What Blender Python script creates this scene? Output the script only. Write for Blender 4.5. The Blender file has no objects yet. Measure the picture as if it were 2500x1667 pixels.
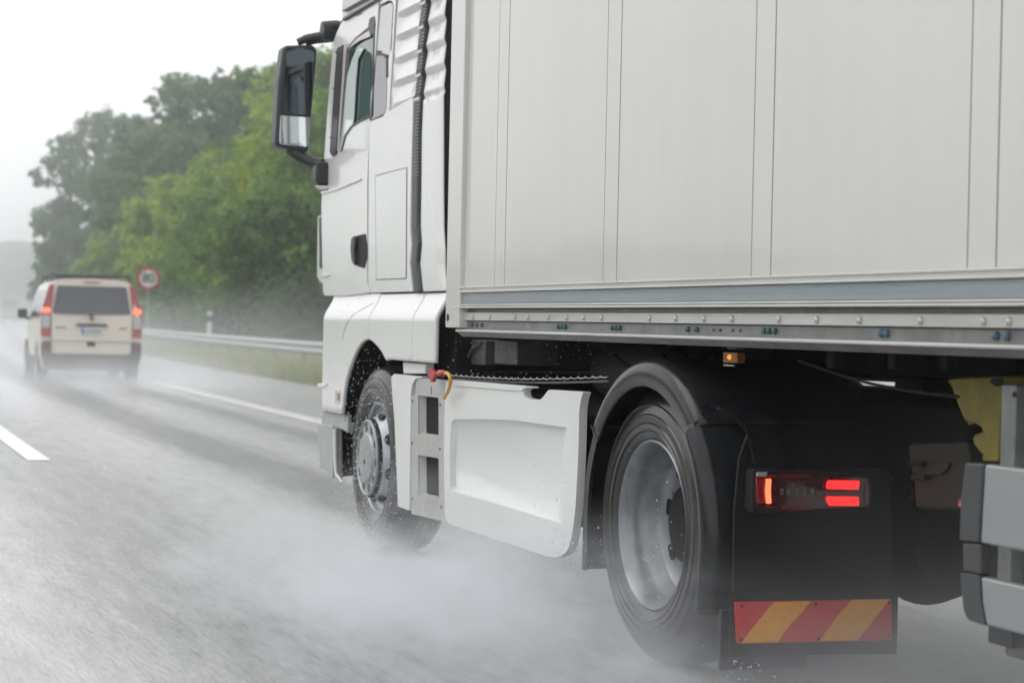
import bpy, bmesh, math, random
from math import sin, cos, pi, radians, sqrt, atan2, tan
from mathutils import Vector, Matrix, noise
from mathutils.geometry import tessellate_polygon
random.seed(7)
S = bpy.context.scene
C = S.collection

# ------------------------------------------------------------------ camera
CAM = Vector((-2.9, -6.6, 1.22))
YAW, PITCH, ROLL = math.atan(1745/4861.1), -0.0078, 0.0215
F = Vector((sin(YAW)*cos(PITCH), cos(YAW)*cos(PITCH), sin(PITCH)))
R0 = Vector((cos(YAW), -sin(YAW), 0))
U0 = R0.cross(F)
R = R0*cos(ROLL)+U0*sin(ROLL)
U = U0*cos(ROLL)-R0*sin(ROLL)
cam = bpy.data.cameras.new('camera'); camo = bpy.data.objects.new('camera', cam); C.objects.link(camo)
m = Matrix((R, U, -F)).transposed().to_4x4(); m.translation = CAM
camo.matrix_world = m
cam.lens = 70; cam.sensor_width = 36; cam.sensor_fit = 'HORIZONTAL'
cam.clip_start = .1; cam.clip_end = 8000
cam.dof.use_dof = True; cam.dof.focus_distance = 7.7; cam.dof.aperture_fstop = 3.8
S.camera = camo

# ------------------------------------------------------------------ sky, sun, exposure
SUN_EL, SUN_AZ = radians(52), radians(-60)
w = bpy.data.worlds.new('World'); S.world = w; w.use_nodes = True
nt = w.node_tree; nt.nodes.clear()
sky = nt.nodes.new('ShaderNodeTexSky'); sky.sky_type = 'NISHITA'; sky.sun_disc = False
sky.sun_elevation = SUN_EL; sky.sun_rotation = SUN_AZ; sky.dust_density = 4
hs = nt.nodes.new('ShaderNodeHueSaturation'); hs.inputs['Saturation'].default_value = .15
cl = nt.nodes.new('ShaderNodeMix'); cl.data_type = 'RGBA'; cl.inputs[0].default_value = .93
cl.inputs[7].default_value = (10.85, 10.85, 10.95, 1)      # even cloud cover
bg = nt.nodes.new('ShaderNodeBackground'); bg.inputs[1].default_value = .108
ou = nt.nodes.new('ShaderNodeOutputWorld')
nt.links.new(sky.outputs[0], hs.inputs['Color']); nt.links.new(hs.outputs[0], cl.inputs[6])
nt.links.new(cl.outputs[2], bg.inputs[0]); nt.links.new(bg.outputs[0], ou.inputs[0])
sl = bpy.data.lights.new('sun', 'SUN'); sl.energy = .6; sl.angle = radians(40); sl.color = (1, .98, .95)
so = bpy.data.objects.new('sun', sl); C.objects.link(so)
sd = Vector((-sin(-SUN_AZ)*cos(SUN_EL)*1.0, cos(SUN_AZ)*cos(SUN_EL), sin(SUN_EL)))
so.rotation_euler = sd.to_track_quat('Z', 'Y').to_euler()
S.view_settings.view_transform = 'Standard'; S.view_settings.look = 'None'
S.view_settings.exposure = .2; S.view_settings.gamma = 1; S.view_settings.use_curve_mapping = False
S.cycles.use_denoising = True
S.cycles.max_bounces = 8; S.cycles.diffuse_bounces = 3; S.cycles.glossy_bounces = 4
S.cycles.transmission_bounces = 4; S.cycles.volume_bounces = 4; S.cycles.transparent_max_bounces = 12
S.cycles.volume_step_rate = 1.0; S.cycles.volume_max_steps = 96
S.cycles.sample_clamp_indirect = 6

# ------------------------------------------------------------------ helpers
def ray(x, y):                       # x, y in photograph pixels (2500 x 1667)
    return (F + R*((x-1250)/4861.1) - U*((y-833.5)/4861.1))
def onX(x, y, X):
    d = ray(x, y); t = (X-CAM.x)/d.x; return CAM+d*t
def onY(x, y, Y):
    d = ray(x, y); t = (Y-CAM.y)/d.y; return CAM+d*t
def yz(x, y, X):
    p = onX(x, y, X); return (p.y, p.z)
def xz(x, y, Y):
    p = onY(x, y, Y); return (p.x, p.z)

_mats = {}
def dirt(m, top, strength, col=(.20, .19, .17), sc=(1.2, 1.2, .35)):
    n = m.node_tree; L = n.links; b = n.nodes['Principled BSDF']; src = b.inputs['Base Color'].links[0].from_socket
    geo = n.nodes.new('ShaderNodeNewGeometry'); sp = n.nodes.new('ShaderNodeSeparateXYZ'); L.new(geo.outputs['Position'], sp.inputs[0])
    mp = n.nodes.new('ShaderNodeMapping'); mp.inputs['Scale'].default_value = sc; L.new(geo.outputs['Position'], mp.inputs[0])
    t = n.nodes.new('ShaderNodeTexNoise'); t.inputs['Scale'].default_value = 9; t.inputs['Detail'].default_value = 7; t.inputs['Roughness'].default_value = .65; L.new(mp.outputs[0], t.inputs[0])
    mr = n.nodes.new('ShaderNodeMapRange'); mr.inputs['From Min'].default_value = top; mr.inputs['From Max'].default_value = .2; L.new(sp.outputs[2], mr.inputs[0])
    t2 = n.nodes.new('ShaderNodeMapRange'); t2.inputs['From Min'].default_value = .38; t2.inputs['From Max'].default_value = .72; L.new(t.outputs[0], t2.inputs[0])
    a = n.nodes.new('ShaderNodeMath'); a.operation = 'MULTIPLY'; L.new(mr.outputs[0], a.inputs[0]); L.new(t2.outputs[0], a.inputs[1])
    c = n.nodes.new('ShaderNodeMath'); c.operation = 'MULTIPLY'; c.inputs[1].default_value = strength; L.new(a.outputs[0], c.inputs[0])
    mx = n.nodes.new('ShaderNodeMix'); mx.data_type = 'RGBA'; L.new(c.outputs[0], mx.inputs[0]); L.new(src, mx.inputs[6]); mx.inputs[7].default_value = (*col, 1); L.new(mx.outputs[2], b.inputs['Base Color'])
def mat(name, col, rough=.5, metal=0, spec=.5, coat=0, var=0, vscale=3, bump=0, bscale=60, det=6, emit=None, estr=0,
        trans=0, alpha=1, stretch=(1, 1, 1), col2=None):
    m = bpy.data.materials.new(name); m.use_nodes = True
    n = m.node_tree; b = n.nodes['Principled BSDF']
    b.inputs['Base Color'].default_value = (*col, 1); b.inputs['Roughness'].default_value = rough
    b.inputs['Metallic'].default_value = metal; b.inputs['Specular IOR Level'].default_value = spec
    b.inputs['Coat Weight'].default_value = coat; b.inputs['Coat Roughness'].default_value = .06
    b.inputs['Transmission Weight'].default_value = trans
    tc = n.nodes.new('ShaderNodeTexCoord'); mp = n.nodes.new('ShaderNodeMapping'); mp.inputs['Scale'].default_value = stretch
    geo = n.nodes.new('ShaderNodeNewGeometry')
    n.links.new(geo.outputs['Position'], mp.inputs[0])
    if var or col2:
        t = n.nodes.new('ShaderNodeTexNoise'); t.inputs['Scale'].default_value = vscale; t.inputs['Detail'].default_value = det
        t.inputs['Roughness'].default_value = .65
        n.links.new(mp.outputs[0], t.inputs[0])
        r = n.nodes.new('ShaderNodeValToRGB'); r.color_ramp.elements[0].position = .34; r.color_ramp.elements[1].position = .66
        c2 = col2 or [c*(1-var) for c in col]
        r.color_ramp.elements[0].color = (*c2, 1); r.color_ramp.elements[1].color = (*(col if col2 else [min(1, c*(1+var*.4)) for c in col]), 1)
        n.links.new(t.outputs[0], r.inputs[0]); n.links.new(r.outputs[0], b.inputs['Base Color'])
        rr = n.nodes.new('ShaderNodeMapRange'); rr.inputs['To Min'].default_value = rough*.8; rr.inputs['To Max'].default_value = min(1, rough*1.25)
        n.links.new(t.outputs[0], rr.inputs[0]); n.links.new(rr.outputs[0], b.inputs['Roughness'])
    if bump:
        t2 = n.nodes.new('ShaderNodeTexNoise'); t2.inputs['Scale'].default_value = bscale; t2.inputs['Detail'].default_value = 4
        n.links.new(mp.outputs[0], t2.inputs[0])
        bp = n.nodes.new('ShaderNodeBump'); bp.inputs['Strength'].default_value = bump; bp.inputs['Distance'].default_value = .01
        n.links.new(t2.outputs[0], bp.inputs['Height']); n.links.new(bp.outputs[0], b.inputs['Normal'])
    if emit:
        b.inputs['Emission Color'].default_value = (*emit, 1); b.inputs['Emission Strength'].default_value = estr
    return m

M = dict(
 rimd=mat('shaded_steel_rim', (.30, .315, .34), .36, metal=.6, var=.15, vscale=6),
 ridge=mat('slat_plastic', (.42, .43, .45), .35),
 paint=mat('white_paint', (.73, .735, .725), .26, coat=.6, var=.04, vscale=1.1, det=1),
 paint2=mat('white_moulded_plastic', (.68, .69, .68), .33, coat=.2, var=.04, vscale=1.3, det=1.5, bump=.04, bscale=25),
 panel=mat('trailer_panel_lacquer', (.60, .595, .575), .20, coat=.5, var=.06, vscale=.7, det=1, bump=.25, bscale=1.4),
 alu=mat('aluminium_profile', (.60, .60, .58), .36, metal=.35, var=.1, vscale=8, stretch=(1, .15, 3)),
 galv=mat('galvanised_band', (.30, .335, .36), .42, metal=.4, var=.14, vscale=14, stretch=(1, .1, 4), bump=.05, bscale=200),
 galv2=mat('galvanised_steel', (.26, .27, .27), .42, metal=.5, var=.22, vscale=10, stretch=(1, .6, 1), bump=.05, bscale=150),
 steelgrey=mat('weathered_rail_steel', (.40, .41, .42), .45, metal=.4, var=.15, vscale=6, stretch=(1, .3, 1)),
 stepgrey=mat('grey_step_plastic', (.43, .44, .425), .45, var=.08, vscale=4, bump=.05, bscale=90),
 bumpergrey=mat('grey_bumper_plastic', (.38, .40, .39), .4, var=.1, vscale=6),
 deep=mat('matt_black_flap', (.012, .0125, .014), .75, spec=.25, var=.3, vscale=5), black=mat('black_plastic', (.022, .024, .028), .38, var=.3, vscale=6),
 gloss=mat('wet_black_plastic', (.014, .016, .019), .2, spec=.35, coat=0, var=.4, vscale=10, bump=.06, bscale=30),
 chassis=mat('dirty_chassis', (.013, .013, .015), .75, spec=.25, var=.4, vscale=7, bump=.2, bscale=40),
 chgrey=mat('grey_chassis_parts', (.12, .12, .12), .5, var=.3, vscale=9),
 rubber=mat('wet_tyre_rubber', (.020, .020, .022), .30, coat=.25, var=.4, vscale=8, bump=.05, bscale=60),
 tread=mat('tyre_tread_rubber', (.018, .018, .018), .5, var=.3, vscale=20, bump=.2, bscale=60),
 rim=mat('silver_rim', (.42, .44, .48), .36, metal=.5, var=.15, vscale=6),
 cover=mat('brushed_wheel_cover', (.34, .35, .36), .38, metal=.35, var=.05, vscale=14),
 dark=mat('dark_hole', (.006, .006, .007), .7),
 glassd=mat('tinted_glass', (.03, .075, .06), .04, spec=.6, coat=.5),
 glassg=mat('grey_tinted_glass', (.10, .105, .115), .06, spec=.6, coat=.4, var=.2, vscale=5),
 palepane=mat('pale_side_pane', (.48, .49, .51), .12, coat=.4, var=.04),  # pale grey tone of the upper side pane
 deflect=mat('sky_reflection_deflector', (.72, .80, .77), .12, coat=.5, var=.05, vscale=4),  # clear part; the sky it reflects is painted into its pale colour
 mirror=mat('mirror_glass', (.85, .88, .9), .03, metal=1), mirrord=mat('dark_reflection_mirror', (.10, .115, .13), .05, metal=1),  # second glass: a dark reflection is painted into its colour
 seam=mat('panel_gap', (.03, .03, .03), .8),
 red=mat('red_gladhand', (.42, .03, .03), .35, var=.2, vscale=30),
 yellow=mat('yellow_hose', (.62, .36, .03), .35, var=.25, vscale=40),
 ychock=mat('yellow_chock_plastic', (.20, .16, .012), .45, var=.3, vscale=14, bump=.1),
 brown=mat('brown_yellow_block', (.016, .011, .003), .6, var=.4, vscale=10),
 boltg=mat('green_coated_bolt', (.03, .11, .09), .4, var=.3, vscale=60),
 boltb=mat('blue_coated_bolt', (.06, .12, .17), .4, var=.3, vscale=60),
 rivet=mat('aluminium_rivet', (.52, .52, .49), .35, metal=.4),
 silver=mat('silver_side_guard', (.33, .34, .35), .38, metal=.5, var=.06, vscale=3, stretch=(1, .2, 3)),
 lensred=mat('red_lamp_lens', (.28, .012, .014), .1, coat=.6),
 lensdark=mat('dark_red_lens', (.055, .006, .008), .12, coat=.6, var=.3, vscale=60),
 lensclear=mat('clear_lamp_lens', (.35, .34, .34), .1, coat=.6),
 glowr=mat('lit_red_lamp', (.6, .01, .01), .3, emit=(1, .02, .02), estr=1.7),
 glowo=mat('lit_orange_lamp', (.6, .08, .02), .3, emit=(1, .11, .045), estr=2.8),
 amber=mat('amber_lens', (.18, .07, .02), .15, coat=.5, var=.3, vscale=80),
 glowa=mat('lit_amber_bulb', (.8, .3, .02), .3, emit=(1, .25, .01), estr=.9),
 boardr=mat('retro_red', (.55, .03, .022), .4, var=.15, vscale=60),
 boardy=mat('retro_yellow', (.72, .32, .02), .4, var=.12, vscale=60),
 taxi=mat('light_ivory_paint', (.57, .525, .45), .3, coat=.4, var=.05, vscale=2),
 vglass=mat('dark_van_glass', (.05, .053, .065), .1, coat=.3),
 plate=mat('number_plate', (.50, .51, .52), .4),
 blue=mat('plate_blue', (.05, .16, .45), .4),
 signw=mat('sign_white', (.72, .73, .73), .4), signr=mat('sign_red', (.45, .03, .04), .4), signk=mat('sign_black', (.03, .03, .03), .5),
 bark=mat('bark', (.07, .055, .042), .9, var=.4, vscale=3, bump=.5, bscale=12),
 shell=mat('inner_cab_steel', (.035, .042, .055), .5), capdark=mat('dark_end_cap_plastic', (.045, .047, .052), .4, var=.2),
 roofgrey=mat('grey_roof_visor', (.42, .42, .44), .2, coat=.4),
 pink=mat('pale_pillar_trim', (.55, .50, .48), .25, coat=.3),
)

dirt(M['paint'], 2.0, .10, sc=(2, 2, 2)); dirt(M['paint2'], .75, .14, sc=(2.5, 2.5, 2.2)); dirt(M['stepgrey'], 1.5, .4, sc=(2.5, 2.5, 1.2)); dirt(M['alu'], 2.2, .4, sc=(1, .3, 3)); dirt(M['galv2'], 3, .7, (.09, .085, .08)); dirt(M['panel'], 5, .16, (.38, .36, .32), (1, 1, .12))
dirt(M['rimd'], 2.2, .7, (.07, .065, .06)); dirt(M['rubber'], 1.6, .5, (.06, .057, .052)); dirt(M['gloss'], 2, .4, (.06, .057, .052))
def tag(o, label=None, cat=None, group=None, kind=None):
    if label: o['label'] = label
    if cat: o['category'] = cat
    if group: o['group'] = group
    if kind: o['kind'] = kind
    return o
def thing(name, label, cat, loc, group=None, rz=0):
    o = bpy.data.objects.new(name, None); C.objects.link(o); o.location = loc; o.rotation_euler = (0, 0, rz)
    return tag(o, label, cat, group)
def tmat(o):
    return Matrix.Translation(o.location) @ o.rotation_euler.to_matrix().to_4x4()
def link(name, me, parent=None, local=False):
    o = bpy.data.objects.new(name, me); C.objects.link(o)
    if parent:
        o.parent = parent
        if not local:
            q = parent; M4 = tmat(q)
            while q.parent: q = q.parent; M4 = tmat(q) if q.type == 'EMPTY' else M4
            if parent.type == 'EMPTY': o.matrix_parent_inverse = M4.inverted()
            else: pass    # mesh parents carry identity own transform: world space is shared
    return o
def obj(name, bm, material, parent=None, bevel=0, segs=2, smooth=True, solid=0, local=False, ang=35):
    me = bpy.data.meshes.new(name); bm.normal_update(); bm.to_mesh(me); bm.free()
    if isinstance(material, (list, tuple)):
        for q in material: me.materials.append(q)
    else: me.materials.append(material)
    o = link(name, me, parent, local)
    if smooth:
        me.polygons.foreach_set('use_smooth', [True]*len(me.polygons))
    if solid:
        sm = o.modifiers.new('thickness', 'SOLIDIFY'); sm.thickness = solid; sm.offset = -1
    if bevel:
        bv = o.modifiers.new('bevel', 'BEVEL'); bv.width = bevel; bv.segments = segs; bv.limit_method = 'ANGLE'; bv.angle_limit = radians(40)
        bv.harden_normals = True
    elif smooth:
        me.update()
        # sharp edges by angle
        bm2 = bmesh.new(); bm2.from_mesh(me)
        for e in bm2.edges:
            if len(e.link_faces) == 2 and e.calc_face_angle(0) > radians(ang): e.smooth = False
        bm2.to_mesh(me); bm2.free()
    return o
def fillet(pts, r, n=4):
    """round the corners of a closed 2-d outline; r one radius or one per point"""
    out = []; N = len(pts)
    rs = r if isinstance(r, (list, tuple)) else [r]*N
    for i, p in enumerate(pts):
        a = Vector(pts[i-1]); b = Vector(p); c = Vector(pts[(i+1) % N]); rr = rs[i]
        if rr <= 0: out.append(tuple(b)); continue
        d1 = (a-b); d2 = (c-b); l1, l2 = d1.length, d2.length
        if l1 < 1e-6 or l2 < 1e-6: out.append(tuple(b)); continue
        t = min(rr, l1*.45, l2*.45)
        p1 = b+d1/l1*t; p2 = b+d2/l2*t
        for k in range(n+1):
            s = k/n
            q = p1*(1-s)**2+b*2*s*(1-s)+p2*s*s
            out.append(tuple(q))
    return out
def add_plate(bm, outer, x0, x1, holes=(), axis='X', mi=0):
    """extrude a 2-d outline (Y,Z) between two X planes (or (X,Z) between two Y planes), with holes"""
    loops = [list(outer)]+[list(h) for h in holes]
    def P3(p, d): return (d, p[0], p[1]) if axis == 'X' else (p[0], d, p[1]) if axis == 'Y' else (p[0], p[1], d)
    flat = [p for l in loops for p in l]
    tris = tessellate_polygon([[Vector((p[0], p[1], 0)) for p in l] for l in loops])
    va = [bm.verts.new(P3(p, x0)) for p in flat]; vb = [bm.verts.new(P3(p, x1)) for p in flat]
    for t in tris:
        try:
            f = bm.faces.new([va[i] for i in t]); f.material_index = mi
            f = bm.faces.new([vb[i] for i in reversed(t)]); f.material_index = mi
        except ValueError: pass
    k = 0
    for l in loops:
        n = len(l)
        for i in range(n):
            a, b = k+i, k+(i+1) % n
            f = bm.faces.new([va[a], va[b], vb[b], vb[a]]); f.material_index = mi
        k += n
    bmesh.ops.recalc_face_normals(bm, faces=bm.faces)
def plate(name, outer, x0, x1, material, parent, holes=(), axis='X', bevel=.006, segs=2, **k):
    bm = bmesh.new(); add_plate(bm, outer, x0, x1, holes, axis)
    # merge coplanar triangles so that the bevel meets clean faces
    bmesh.ops.dissolve_limit(bm, angle_limit=radians(1), verts=bm.verts[:], edges=bm.edges[:]) if not holes else None
    return obj(name, bm, material, parent, bevel=bevel, segs=segs, **k)
def add_box(bm, x0, x1, y0, y1, z0, z1, mi=0):
    v = [bm.verts.new((x, y, z)) for x in (x0, x1) for y in (y0, y1) for z in (z0, z1)]
    for f in ((0, 1, 3, 2), (4, 6, 7, 5), (0, 4, 5, 1), (2, 3, 7, 6), (0, 2, 6, 4), (1, 5, 7, 3)):
        bm.faces.new([v[i] for i in f]).material_index = mi
def box(name, x0, x1, y0, y1, z0, z1, material, parent=None, bevel=.008, **k):
    bm = bmesh.new(); add_box(bm, x0, x1, y0, y1, z0, z1); bmesh.ops.recalc_face_normals(bm, faces=bm.faces)
    return obj(name, bm, material, parent, bevel=bevel, **k)
def add_tube(bm, pts, rad, n=10, cap=True, mi=0):
    pts = [Vector(p) for p in pts]; rings = []
    rads = rad if isinstance(rad, (list, tuple)) else [rad]*len(pts)
    up = None
    for i, p in enumerate(pts):
        t = (pts[min(i+1, len(pts)-1)]-pts[max(i-1, 0)]).normalized()
        if up is None:
            up = t.orthogonal().normalized()
        up = (up-t*up.dot(t)).normalized(); sd_ = t.cross(up)
        rings.append([bm.verts.new(p+(up*cos(2*pi*k/n)+sd_*sin(2*pi*k/n))*rads[i]) for k in range(n)])
    for a, b in zip(rings, rings[1:]):
        for k in range(n):
            bm.faces.new([a[k], a[(k+1) % n], b[(k+1) % n], b[k]]).material_index = mi
    if cap:
        bm.faces.new(rings[0][::-1]).material_index = mi; bm.faces.new(rings[-1]).material_index = mi
def tube(name, pts, rad, material, parent=None, n=10, **k):
    bm = bmesh.new(); add_tube(bm, pts, rad, n); bmesh.ops.recalc_face_normals(bm, faces=bm.faces)
    return obj(name, bm, material, parent, **k)
def add_lathe(bm, prof, c, n=72, axis='X', mi=0):
    """revolve (offset along the axis, radius) about an axis through c"""
    rings = []
    for (d, r) in prof:
        ring = []
        for k in range(n):
            a = 2*pi*k/n
            if axis == 'X': v = (c[0]+d, c[1]+r*cos(a), c[2]+r*sin(a))
            elif axis == 'Y': v = (c[0]+r*cos(a), c[1]+d, c[2]+r*sin(a))
            else: v = (c[0]+r*cos(a), c[1]+r*sin(a), c[2]+d)
            ring.append(bm.verts.new(v))
        rings.append(ring)
    for a, b in zip(rings, rings[1:]):
        for k in range(n):
            bm.faces.new([a[k], a[(k+1) % n], b[(k+1) % n], b[k]]).material_index = mi
    return rings
def lathe(name, prof, c, material, parent=None, n=72, axis='X', closed=True, ang=35, **k):
    bm = bmesh.new(); r = add_lathe(bm, prof, c, n, axis)
    if closed:
        for ring in (r[0], r[-1]):
            try: bm.faces.new(ring)
            except ValueError: pass
    bmesh.ops.recalc_face_normals(bm, faces=bm.faces)
    return obj(name, bm, material, parent, ang=ang, **k)
def grid(name, fn, nu, nv, material, parent, solid=.02, **k):
    bm = bmesh.new()
    V = [[bm.verts.new(fn(i/nu, j/nv)) for j in range(nv+1)] for i in range(nu+1)]
    for i in range(nu):
        for j in range(nv): bm.faces.new([V[i][j], V[i+1][j], V[i+1][j+1], V[i][j+1]])
    bmesh.ops.recalc_face_normals(bm, faces=bm.faces)
    nx = sum(f.normal.x for f in bm.faces)
    if nx > 0: bmesh.ops.reverse_faces(bm, faces=bm.faces)
    return obj(name, bm, material, parent, solid=solid, **k)
def pl(pts, X): return [yz(a, b, X) for a, b in pts]
def plY(pts, Y): return [xz(a, b, Y) for a, b in pts]

# ------------------------------------------------------------------ road course
def cx(Y):
    if Y < 0: return 0
    return .0006*Y*Y if Y < 76.7 else 3.53+.092*(Y-76.7)
def cs(Y): return 0 if Y < 0 else min(.0012*Y, .092)
def rd(X0, Y, z=0): return Vector((cx(Y)+X0, Y, z))
YS = [-40, -20, -10]+[i*4 for i in range(0, 25)]+[110, 130, 160, 200, 260, 340, 450, 600, 800]

# ================================================================== SETTING
def ribbon(name, xs, z, ys, material, kind='structure', zf=None):
    bm = bmesh.new()
    V = [[bm.verts.new(rd(x, y, z if zf is None else zf(x, y))) for x in xs] for y in ys]
    for a, b in zip(V, V[1:]):
        for k in range(len(xs)-1): bm.faces.new([a[k], a[k+1], b[k+1], b[k]])
    o = obj(name, bm, material); tag(o, kind=kind); return o

# wet asphalt: worn tracks hold a thin dark film, the strips between them an aerated, paler one
def asphalt():
    m = bpy.data.materials.new('wet_asphalt'); m.use_nodes = True
    n = m.node_tree; L = n.links; b = n.nodes['Principled BSDF']
    def N(t, **k):
        q = n.nodes.new(t)
        for a, v in k.items(): setattr(q, a, v)
        return q
    def math_(op, a, c, clamp=False):
        q = N('ShaderNodeMath', operation=op, use_clamp=clamp)
        for i, v in enumerate((a, c)):
            if isinstance(v, (int, float)): q.inputs[i].default_value = v
            else: L.new(v, q.inputs[i])
        return q.outputs[0]
    geo = N('ShaderNodeNewGeometry'); sep = N('ShaderNodeSeparateXYZ'); L.new(geo.outputs['Position'], sep.inputs[0])
    X, Y = sep.outputs[0], sep.outputs[1]
    yc = math_('MAXIMUM', Y, 0); y2 = math_('MULTIPLY', math_('MINIMUM', yc, 76.7), math_('MINIMUM', yc, 76.7))
    cxn = math_('ADD', math_('MULTIPLY', y2, .0006), math_('MULTIPLY', math_('MAXIMUM', math_('SUBTRACT', yc, 76.7), 0), .092))
    x0 = math_('SUBTRACT', X, cxn)
    comb = N('ShaderNodeCombineXYZ'); L.new(x0, comb.inputs[0]); L.new(math_('MULTIPLY', Y, .12), comb.inputs[1])
    wob = N('ShaderNodeTexNoise'); wob.inputs['Scale'].default_value = 1.6; wob.inputs['Detail'].default_value = 5; L.new(comb.outputs[0], wob.inputs[0])
    xw = math_('ADD', x0, math_('MULTIPLY', math_('SUBTRACT', wob.outputs[0], .5), .55))
    # band mask over the lateral position, 0 = dark film, 1 = pale film
    mr = N('ShaderNodeMapRange'); mr.inputs['From Min'].default_value = -5; mr.inputs['From Max'].default_value = 6; L.new(xw, mr.inputs[0])
    ramp = N('ShaderNodeValToRGB'); L.new(mr.outputs[0], ramp.inputs[0])
    stops = [(-5, .3), (-3.6, .75), (-2.8, .8), (-2.0, .74), (-1.5, .36), (-1.1, .30), (-.75, .35), (-.35, .75), (.1, .95), (.30, .5), (.48, -.3), (.92, -.3), (1.12, .45),
             (1.35, .85), (1.75, .6), (2.05, .12), (2.3, .1), (2.5, .7), (3.0, .7), (3.25, .5), (4.4, .45), (5.1, .6), (6, .5)]
    e = ramp.color_ramp.elements
    while len(e) > 1: e.remove(e[0])
    e[0].position = (stops[0][0]+5)/11; e[0].color = (stops[0][1],)*3+(1,)
    for s, v in stops[1:]:
        q = e.new((s+5)/11); q.color = (v, v, v, 1)
    # fine mottling drawn out along the direction of travel
    comb2 = N('ShaderNodeCombineXYZ'); L.new(x0, comb2.inputs[0]); L.new(math_('MULTIPLY', Y, .12), comb2.inputs[1])
    t1 = N('ShaderNodeTexNoise'); t1.inputs['Scale'].default_value = 9; t1.inputs['Detail'].default_value = 8; t1.inputs['Roughness'].default_value = .7
    L.new(comb2.outputs[0], t1.inputs[0])
    t2 = N('ShaderNodeTexNoise'); t2.inputs['Scale'].default_value = 60; t2.inputs['Detail'].default_value = 5; L.new(comb2.outputs[0], t2.inputs[0])
    mot = math_('ADD', math_('MULTIPLY', math_('SUBTRACT', t1.outputs[0], .5), 2.3), math_('MULTIPLY', math_('SUBTRACT', t2.outputs[0], .5), 1.1))
    v = math_('ADD', ramp.outputs[0], math_('MULTIPLY', mot, .55), True)
    cr = N('ShaderNodeValToRGB'); cr.color_ramp.elements[0].color = (.075, .082, .078, 1); cr.color_ramp.elements[1].color = (.43, .43, .435, 1)
    q = cr.color_ramp.elements.new(.45); q.color = (.24, .24, .24, 1)
    L.new(v, cr.inputs[0]); L.new(cr.outputs[0], b.inputs['Base Color'])
    rr = N('ShaderNodeMapRange'); rr.inputs['To Min'].default_value = .27; rr.inputs['To Max'].default_value = .20; L.new(v, rr.inputs[0]); L.new(rr.outputs[0], b.inputs['Roughness'])
    bp = N('ShaderNodeBump'); bp.inputs['Strength'].default_value = .35; bp.inputs['Distance'].default_value = .006
    L.new(mot, bp.inputs['Height']); L.new(bp.outputs[0], b.inputs['Normal'])
    return m
MA = asphalt()
grassm = mat('verge_earth', (.15, .19, .07), .9, var=.4, vscale=.4, bump=.3, bscale=3)
linem = mat('wet_line_paint', (.80, .80, .80), .32, var=.06, vscale=9)
linew = mat('worn_line_paint', (.50, .50, .50), .3, var=.2, vscale=6, stretch=(1, .4, 1))
bm = bmesh.new()
for a in ((-300, 600), (600, 1500)):
    v = [bm.verts.new(p) for p in ((-700, a[0], -.06), (900, a[0], -.06), (900, a[1], -.06), (-700, a[1], -.06))]; bm.faces.new(v)
tag(obj('ground', bm, grassm), kind='structure')
ribbon('road', [-9, -5, -1, 3, 5.75], 0, YS, MA)
ribbon('hard_shoulder_line', [2.80, 3.08], .004, YS, linew)
ribbon('road_edge_strip', [5.75, 6.05], -.01, YS, mat('gravelly_edge', (.16, .16, .14), .8, var=.4, vscale=6))
for i, y0 in enumerate([-7.5, 10.55, 28.5, 46.5]):
    if i == 0: continue
    o = ribbon('lane_dash', [-1.12, -.93], .004, [y0+k for k in range(0, 7, 2)], linem)
def bankz(x, y):
    t = max(0, min(1, (x-8)/16)); q = max(0, min(1, (y-120)/170))
    return -.02+t*t*(3-2*t)*(1.6+4.0*q)
ribbon('embankment', [6.05, 7, 8, 9.5, 11, 13, 16, 20, 26, 40, 70], 0, [-40]+[i*10 for i in range(0, 40)]+[450, 600], grassm, zf=bankz)

# far hill: a rolling wooded ridge with tree-like roughness
hm = mat('wooded_hill', (.07, .10, .11), .9, col2=(.02, .035, .02), vscale=.05)
bm = bmesh.new(); NV = 90
V = []
for i in range(NV+1):
    row = []
    for j in range(14):
        X = -500+i*14.0; Y = 880+j*22
        h = 40*sin(pi*min(1, j/8)/2)*(1+.12*sin(i*.12)+.08*sin(i*.31+1))*min(1, max(0, (NV-i)/40+.25))
        h += noise.noise(Vector((X*.06, Y*.06, 0)))*3.5*(1 if j else 0)+noise.noise(Vector((X*.2, Y*.2, 3)))*2*(1 if j else 0)
        row.append(bm.verts.new((X, Y, h-.5 if j else -1)))
    V.append(row)
for a, b in zip(V, V[1:]):
    for k in range(13): bm.faces.new([a[k], b[k], b[k+1], a[k+1]])
tag(obj('hill', bm, hm, ang=180), kind='structure')

# ------------------------------------------------------------------ haze
def volmat(name, density, color=(.97, .98, 1)):
    m = bpy.data.materials.new(name); m.use_nodes = True; n = m.node_tree
    n.nodes.remove(n.nodes['Principled BSDF'])
    v = n.nodes.new('ShaderNodeVolumePrincipled'); v.inputs['Color'].default_value = (*color, 1); v.inputs['Density'].default_value = density
    v.inputs['Anisotropy'].default_value = .2
    n.links.new(v.outputs[0], n.nodes['Material Output'].inputs['Volume']); return m, n, v
hz, _, hv = volmat('haze_air', .0015, (.96, .975, 1)); hv.inputs['Anisotropy'].default_value = .87
bm = bmesh.new(); add_box(bm, -720, 920, -320, 1520, -1.6, 52); bmesh.ops.recalc_face_normals(bm, faces=bm.faces)
ho = obj('haze', bm, hz, smooth=False); tag(ho, kind='stuff', label='pale rain haze hanging over the whole motorway')
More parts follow.
